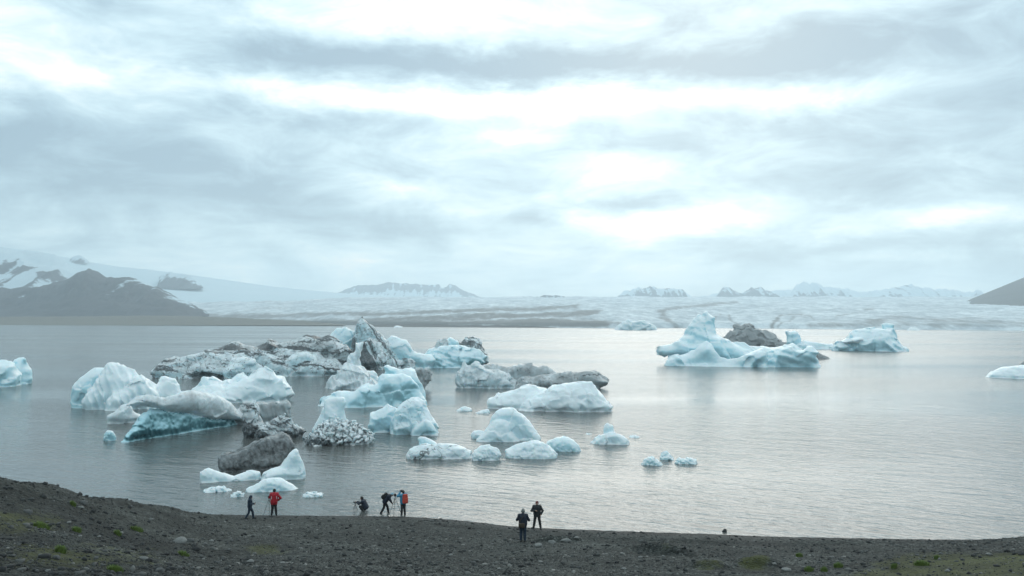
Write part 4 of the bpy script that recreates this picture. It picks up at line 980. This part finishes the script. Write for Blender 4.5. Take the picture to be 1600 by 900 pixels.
def cloth(name, col, rough=.75): return plain(name, col, rough, .18, 14)
SKIN = plain('skin', (.42, .26, .20), .55, .08); BLK = cloth('black_fabric', (.010, .011, .013)); NAVY = cloth('navy_fabric', (.012, .028, .050)); DKBLUE = cloth('dark_blue_fabric', (.010, .016, .032))
RED = cloth('red_fabric', (.42, .014, .026)); CHAR = cloth('charcoal_fabric', (.016, .019, .022)); BOOT = plain('boot_leather', (.012, .011, .010), .6); TEAL = cloth('light_blue_fabric', (.05, .24, .38))
ORNG = cloth('orange_red_fabric', (.52, .062, .035)); HATB = cloth('pale_blue_knit', (.30, .47, .55)); GREYK = cloth('grey_knit', (.16, .165, .16)); MAROON = cloth('maroon_knit', (.13, .012, .016)); BROWN = cloth('brown_canvas', (.055, .038, .024)); WHITE = cloth('white_trim', (.70, .70, .70)); HAIR = plain('dark_hair', (.012, .009, .007), .6)
METAL = plain('tripod_metal', (.020, .021, .022), .4, .1); CAMB = plain('camera_body', (.012, .012, .013), .45, .1)
GLASS, n = new_mat('lens_glass'); finish(n, (.01, .012, .02), .05)

def person(px, py, hpx, rot, label, pose, jacket, trousers, hat=None, hatmat=None, hood=False, scale=None, long=0.0):
    J = dict(STAND); J.update(pose); J = {k: np.array(v, float) for k, v in J.items()}
    p = hit(px, py); root = link('person', None, None, None, label, 'person', 'people on the lake shore')
    root.location = p - np.array([0, 0, .01]); root.rotation_euler = (0, 0, rot)
    ztop = J['head'][2] + .13
    sc = (hpx * p[1] / FPX) / ztop if scale is None else scale
    root.scale = (sc, sc, sc)
    X_ = np.array([1., 0, 0]); look = J['look'] / np.linalg.norm(J['look'])
    ax = J['chest'] - J['pel']; ax /= np.linalg.norm(ax); up = np.array([0, 0, 1.]); hup = up - look * (up @ look); hup /= np.linalg.norm(hup); hx = np.cross(look, hup)
    def torso(g): return [(J['pel'] + s_ * X_ * .065, J['chest'] + s_ * X_ * .075, .115 + g, .118 + g) for s_ in (-1, 1)] + [(J['shL'], J['shR'], .062 + g, .062 + g), (J['chest'], J['neck'], .10 + g, .06 + g)]
    def arm(s_, g): return [(J['sh' + s_], J['el' + s_], .055 + g, .044 + g), (J['el' + s_], J['wr' + s_] , .043 + g, .030 + g)]
    def leg(s_, g, end=1.0):
        a, b, c = J['hip' + s_], J['kn' + s_], J['an' + s_]
        return [(a, b, .085 + g, .055 + g), (b, b + (c - b) * .35, .054 + g, .055 + g), (b + (c - b) * .35, b + (c - b) * end, .055 + g, .040 + g)]
    def foot(s_, g):
        a = J['an' + s_]; t = a + np.array([J['toe' + s_][0], J['toe' + s_][1], -.045]); h_ = a + np.array([0, -.05, -.045])
        return [(a, h_, .040 + g, .036 + g), (a, t, .040 + g, .030 + g), (h_, t, .036 + g, .030 + g)]
    hc = J['head']
    head = [(hc + hup * .045 - look * .012, hc + hup * .03 - look * .02, .093, .093), (hc + look * .02 - hup * .03, hc + look * .035 - hup * .075, .066, .045),
            (hc + look * .085 + hup * .01, hc + look * .105 - hup * .02, .010, .016, .010), (hc + look * .07 + hup * .03 - hx * .03, hc + look * .07 + hup * .03 + hx * .03, .02, .02, .012),
            (hc + look * .085 - hup * .05 - hx * .02, hc + look * .085 - hup * .05 + hx * .02, .010, .010, .008),
            (hc - hx * .092 + hup * .015, hc - hx * .094 - hup * .02, .016, .011, .006), (hc + hx * .092 + hup * .015, hc + hx * .094 - hup * .02, .016, .011, .006),
            (J['neck'] - ax * .03, hc - hup * .05 - look * .02, .056, .052)]
    body = torso(0) + head
    for s_ in 'LR':
        body += arm(s_, 0) + leg(s_, 0) + foot(s_, 0)
        d = J['wr' + s_] - J['el' + s_]; body += hand_prims(J['wr' + s_], d, np.array([0, -.2, 1.]) if abs(d[2]) < .8 * np.linalg.norm(d) else np.array([-1. if s_ == 'L' else 1., .1, 0]))
    V, Q = sdf_mesh(body); link('body', mesh('body', V, Q), SKIN, root)
    g = .030
    jk = torso(g + .026) + arm('L', g) + arm('R', g) + [(J['neck'] - ax * .02, J['neck'] + ax * .03, .075, .070)]
    jk += [(J['hip' + s_] - up * long * .3, J['pel'] + X_ * (-.06 if s_ == 'L' else .06), .105 + .02 * bool(long), .13) for s_ in 'LR']
    if hood: jk += [(hc + hup * .05 - look * .03, hc - hup * .06 - look * .05, .115, .10), (hc - hup * .08 - look * .03, J['neck'], .10, .095)]
    V, Q = sdf_mesh(jk, .011); V += (.006 * tfbm(V[:, 0] * 9, V[:, 1] * 9, V[:, 2] * 14, 2))[:, None] * np.array([1, 1, .3]); jo = link('jacket', mesh('jacket', V, Q), jacket, root)
    tr = [(J['pel'] - X_ * .05, J['pel'] + X_ * .05, .128, .128)]
    for s_ in 'LR': tr += leg(s_, .028, .96)
    V, Q = sdf_mesh(tr, .011); V += (.005 * tfbm(V[:, 0] * 9 + 3, V[:, 1] * 9, V[:, 2] * 12, 2))[:, None]; link('trousers', mesh('trousers', V, Q), trousers, root)
    for s_ in 'LR':
        V, Q = sdf_mesh(foot(s_, .012) + [(J['an' + s_], J['an' + s_] + (J['kn' + s_] - J['an' + s_]) * .18, .052, .055)], .011); link('boot', mesh('boot', V, Q), BOOT, root)
    if hat:
        if hat == 'hair': pr = [(hc + hup * .055 - look * .02, hc + hup * .02 - look * .045, .098, .092), (hc - look * .05 - hup * .01, hc - look * .05 - hup * .06, .07, .055)]
        else: pr = [(hc + hup * .065 - look * .012, hc + hup * .04 - look * .02, .094, .103)] + ([(hc + hup * .16 - look * .02, hc + hup * .17 - look * .02, .03, .03)] if hat == 'pom' else [])
        if hat == 'cap': pr.append((hc + hup * .06 + look * .06, hc + hup * .05 + look * .15, .06, .04))
        V, Q = sdf_mesh(pr, .011); link('hair' if hat == 'hair' else 'hat', mesh('hat', V, Q), hatmat, root)
    for s_ in (-1, 1):
        V, Q = ico(1); e = link('eye', mesh('eye', V * .011 + (hc + look * .083 + hup * .012 + hx * .032 * s_), Q), GLASS, root)
    root['_sc'] = sc
    return root, J, p, sc, jo
def rbox(c, half, r, vox=.014):                 # rounded box as an SDF mesh
    half = np.array(half); lo = -half - .05; n_ = np.ceil((2 * half + .1) / vox).astype(int) + 1
    g = np.stack(np.meshgrid(*[lo[i] + vox * np.arange(n_[i]) for i in range(3)], indexing='ij'), -1)
    q = np.abs(g) - half + r; f_ = np.linalg.norm(np.maximum(q, 0), axis=-1) + np.minimum(q.max(-1), 0) - r
    V, Q = surfnets(f_.astype(np.float32), lo, vox); return V + np.array(c), Q
def xf(root, v):                                # a point of a person's frame in the world
    return np.array(root.matrix_basis @ Vector([float(q) for q in v]))
def tube(a, b, ra, rb=None, seg=8):
    a, b = np.array(a, float), np.array(b, float); d = b - a; d /= np.linalg.norm(d); u = np.cross(d, [0, 0, 1.] if abs(d[2]) < .9 else [1., 0, 0]); u /= np.linalg.norm(u); v = np.cross(d, u); rb = ra if rb is None else rb
    an = np.linspace(0, 2 * math.pi, seg, endpoint=False); ring = np.cos(an)[:, None] * u + np.sin(an)[:, None] * v
    V = np.concatenate([a + ring * ra, b + ring * rb, [a, b]]); F_ = []
    for i in range(seg):
        j = (i + 1) % seg; F_ += [(i, j, seg + j), (i, seg + j, seg + i), (2 * seg, j, i), (2 * seg + 1, seg + i, seg + j)]
    return V, np.array(F_)
def tripod(base, hgt, spread, label, rot=0.0):
    t = link('tripod', None, None, None, label, 'tripod'); t.location = base; t.rotation_euler = (0, 0, rot)
    for k in range(3):
        a = k * 2.0944 + .4; ft = np.array([math.cos(a) * spread, math.sin(a) * spread, 0])
        gz = float(ground(np.array(base[0] + ft[0]), np.array(base[1] + ft[1]))) - base[2]
        V, F_ = tube(ft + [0, 0, gz - .02], (ft[0] * .08, ft[1] * .08, hgt * .86), .011, .017); lo_ = link('leg', mesh('leg', V, F_), METAL, t)
        mid = np.array(ft) * .45 + [0, 0, hgt * .5]; V, F_ = tube(mid - [0, 0, .03], mid + [0, 0, .03], .02); link('leg_clamp', mesh('leg_clamp', V, F_), CAMB, lo_)
    V, F_ = tube((0, 0, hgt * .62), (0, 0, hgt * .95), .014); link('center_column', mesh('center_column', V, F_), METAL, t)
    V, F_ = tube((0, 0, hgt * .84), (0, 0, hgt * .885), .04); link('crown', mesh('crown', V, F_), METAL, t)
    V, F_ = rbox((0, 0, hgt * .95 + .03), (.035, .035, .045), .02); hd = link('tripod_head', mesh('tripod_head', V, F_), METAL, t)
    V, F_ = tube((.03, 0, hgt * .95 + .02), (.16, -.05, hgt * .95 - .08), .008); link('pan_handle', mesh('pan_handle', V, F_), METAL, hd)
    return t, np.array(base) + [0, 0, hgt * .95 + .075]
def camera_thing(loc, rot, label, s=1.0, tilt=0.0):
    c = link('photo_camera', None, None, None, label, 'camera'); c.location = loc; c.rotation_euler = (tilt, 0, rot); c.scale = (s,) * 3
    V, F_ = rbox((0, 0, .05), (.07, .035, .05), .014, .01); link('camera_body', mesh('camera_body', V, F_), CAMB, c)
    V, F_ = rbox((0, 0, .105), (.03, .03, .022), .012, .008); link('viewfinder', mesh('viewfinder', V, F_), CAMB, c)
    V, F_ = tube((0, .03, .05), (0, .15, .05), .036, .042, 14); l_ = link('lens', mesh('lens', V, F_), CAMB, c)
    V, F_ = tube((0, .1505, .05), (0, .152, .05), .034, .034, 14); link('front_glass', mesh('front_glass', V, F_), GLASS, l_)
    return c
def backpack(root, J, mat, label, size=(.16, .11, .25), drop=-.02):
    ax = J['chest'] - J['pel']; ax /= np.linalg.norm(ax); fw = np.cross(ax, [1, 0, 0.]); fw = fw if fw[1] > 0 else -fw
    b = link('backpack', None, None, None, label, 'backpack')
    c = (J['chest'] + J['pel']) / 2 + ax * (.08 + drop) - fw * (.155 + size[1])
    b.location = xf(root, c); b.scale = root.scale
    b.rotation_euler = (Matrix.Rotation(root.rotation_euler.z, 4, 'Z') @ Matrix.Rotation(-math.atan2(ax[1], ax[2]), 4, 'X')).to_euler()
    V, F_ = rbox((0, 0, 0), size, .07); V[:, 0] *= 1 - .18 * smooth(0, size[2], V[:, 2]); link('bag', mesh('bag', V, F_), mat, b)
    V, F_ = rbox((0, -size[1] - .005, -.08), (size[0] * .72, .045, size[2] * .5), .03); link('pocket', mesh('pocket', V, F_), mat, b)
    V, F_ = rbox((0, 0, size[2] - .01), (size[0] * .8, size[1] * .9, .045), .035); link('lid', mesh('lid', V, F_), mat, b)
    for s_ in (-1, 1):
        P_ = [(s_ * .10, size[1] - .02, size[2] - .06), (s_ * .13, size[1] + .10, size[2] - .02), (s_ * .15, size[1] + .26, .10), (s_ * .13, size[1] + .10, -.12), (s_ * .12, size[1] - .02, -.16)]
        V, F_ = sdf_mesh([(P_[i], P_[i + 1], .017, .017) for i in range(4)], .011); link('strap', mesh('strap', V, F_), BLK, b)
    return b
walk = dict(anL=(-.09, .27, .085), knL=(-.09, .20, .50), anR=(.09, -.28, .12), knR=(.10, -.06, .50), toeR=(.0, .15))
# navy hooded walker
r, J, p, sc, _ = person(390, 811, 36, -math.radians(75), 'person in hooded navy coat walking right along the shore, looking at a phone', dict(walk, head=(0, .07, 1.60), look=(0, 1, -.35), elL=(-.25, .06, 1.12), wrL=(-.10, .27, 1.10), elR=(.25, .06, 1.12), wrR=(.08, .27, 1.16)), NAVY, NAVY, hood=True, long=.5)
ph = link('phone', None, None, None, 'dark phone held by the navy-hooded walker', 'phone'); ph.location = xf(r, (.04, .37, 1.19)); ph.rotation_euler = (-.5, 0, r.rotation_euler.z)
V, F_ = rbox((0, 0, 0), (.045, .014, .08), .012, .007); link('phone_case', mesh('phone_case', V, F_), CAMB, ph)
V, F_ = rbox((0, -.0135, 0), (.038, .003, .070), .002, .002); link('phone_screen', mesh('phone_screen', V, F_), GLASS, ph)
# red jacket
r, J, p, sc, jo = person(428, 806, 41, math.radians(12), 'person in red jacket and black trousers standing at a tripod', dict(anL=(-.15, 0, .085), anR=(.15, 0, .085), elL=(-.33, .12, 1.18), wrL=(-.36, .36, 1.12), elR=(.42, -.06, 1.17), wrR=(.26, .10, 1.00)), RED, BLK, 'cap', BLK, long=.3)
for s_ in (-1, 1):
    V, F_ = rbox((s_ * .155, -.138, 1.22), (.020, .012, .10), .01, .007); link('reflective_stripe', mesh('reflective_stripe', V, F_), WHITE, jo)
tb = hit(420, 806); t, top = tripod(tb, 1.22, .42, 'slender black tripod left of the red-jacketed person', .5); camera_thing(top, .25, 'small dark camera on the tripod of the red-jacketed person')
# crouching
crouch = dict(pel=(0, -.13, .42), chest=(0, .06, .76), neck=(0, .12, .88), head=(0, .20, 1.01), look=(0, 1, -.1), shL=(-.19, .07, .82), shR=(.19, .07, .82), elL=(-.20, .32, .66), wrL=(-.07, .55, .74), elR=(.20, .32, .66), wrR=(.07, .55, .74),
              hipL=(-.10, -.13, .40), knL=(-.17, .25, .47), anL=(-.15, -.02, .085), hipR=(.10, -.13, .40), knR=(.17, .22, .47), anR=(.15, -.06, .085))
r, J, p, sc, _ = person(569, 801.5, 25, math.radians(78), 'crouching person in dark blue jacket reaching toward a low camera', crouch, DKBLUE, BLK, 'hair', HAIR)
c0 = xf(r, (0, .68, 0)); c0[2] = float(ground(np.array(c0[0]), np.array(c0[1]))); t, top = tripod(c0, .62, .26, 'low tripod in front of the crouching person', .2); camera_thing(top, r.rotation_euler.z, 'small camera on the low tripod before the crouching person')
# bending with backpack
bend = dict(walk, pel=(0, 0, .92), chest=(0, .26, 1.22), neck=(0, .36, 1.30), head=(0, .49, 1.36), look=(0, .8, -.6), shL=(-.185, .27, 1.28), shR=(.185, .27, 1.28), elL=(-.22, .36, 1.02), wrL=(-.10, .46, .86), elR=(.22, .36, 1.02), wrR=(.10, .46, .86), hipL=(-.09, .0, .90), hipR=(.09, .0, .90))
r, J, p, sc, _ = person(601, 804, 33, -math.radians(80), 'stooping person in dark jacket and pale blue hat carrying a black backpack', bend, DKBLUE, BLK, 'beanie', HATB)
backpack(r, J, BLK, 'black backpack on the stooping person', (.15, .11, .24))
# red backpack
r, J, p, sc, _ = person(630, 806, 39, math.radians(35), 'person in light blue jacket with orange-red backpack holding a camera up', dict(elL=(-.34, .22, 1.36), wrL=(-.12, .26, 1.58), elR=(.34, .20, 1.30), wrR=(.12, .26, 1.56), anL=(-.12, 0, .085), anR=(.12, -.04, .085)), TEAL, CHAR, 'hair', HAIR)
backpack(r, J, ORNG, 'orange-red backpack worn by the person in light blue', (.18, .13, .30))
camera_thing(xf(r, (0, .25, 1.60)), r.rotation_euler.z, 'dark camera with long lens raised by the person with the red backpack', 1.25)
tb = hit(617, 805.5); t, top = tripod(tb, 1.30, .50, 'tall tripod between the stooping person and the red backpack', .1); camera_thing(top, .3, 'camera on the tall tripod beside the red backpack', 1.3)
# the pair at right
r, J, p, sc, _ = person(817, 846, 49, math.radians(-4), 'person in dark jacket and grey beanie seen from behind with a bag at the hip', dict(elL=(-.33, .08, 1.16), wrL=(-.12, .28, 1.26), elR=(.33, .08, 1.16), wrR=(.12, .28, 1.28)), DKBLUE, NAVY, 'pom', GREYK, hood=False, long=.25)
b = link('shoulder_bag', None, None, None, 'brown shoulder bag hanging behind the grey-beanie person', 'bag'); b.location = xf(r, (-.06, -.24, .94)); b.rotation_euler = r.rotation_euler; b.scale = r.scale
V, F_ = rbox((0, 0, 0), (.17, .075, .12), .04); link('bag', mesh('bag', V, F_), BROWN, b)
V, F_ = rbox((0, -.06, .05), (.16, .03, .07), .02); link('flap', mesh('flap', V, F_), BROWN, b)
V, F_ = sdf_mesh([((-.15, .02, .08), (-.05, .06, .30), .016, .016), ((-.05, .06, .30), (.12, .12, .53), .016, .016), ((.12, .12, .53), (.17, .30, .52), .016, .016)], .011); link('strap', mesh('strap', V, F_), BROWN, b)
camera_thing(xf(r, (0, .38, 1.28)), r.rotation_euler.z, 'small camera held by the grey-beanie person', .8)
person(839, 827, 43, math.radians(176), 'person in charcoal jacket and maroon beanie facing the slope with legs apart', dict(anL=(-.24, 0, .085), knL=(-.17, .03, .50), anR=(.22, .02, .085), knR=(.15, .04, .50), elR=(.34, .02, 1.16), wrR=(.10, .24, 1.22), elL=(-.36, -.04, 1.16), wrL=(-.26, .10, .98)), CHAR, BLK, 'beanie', MAROON, long=.15)
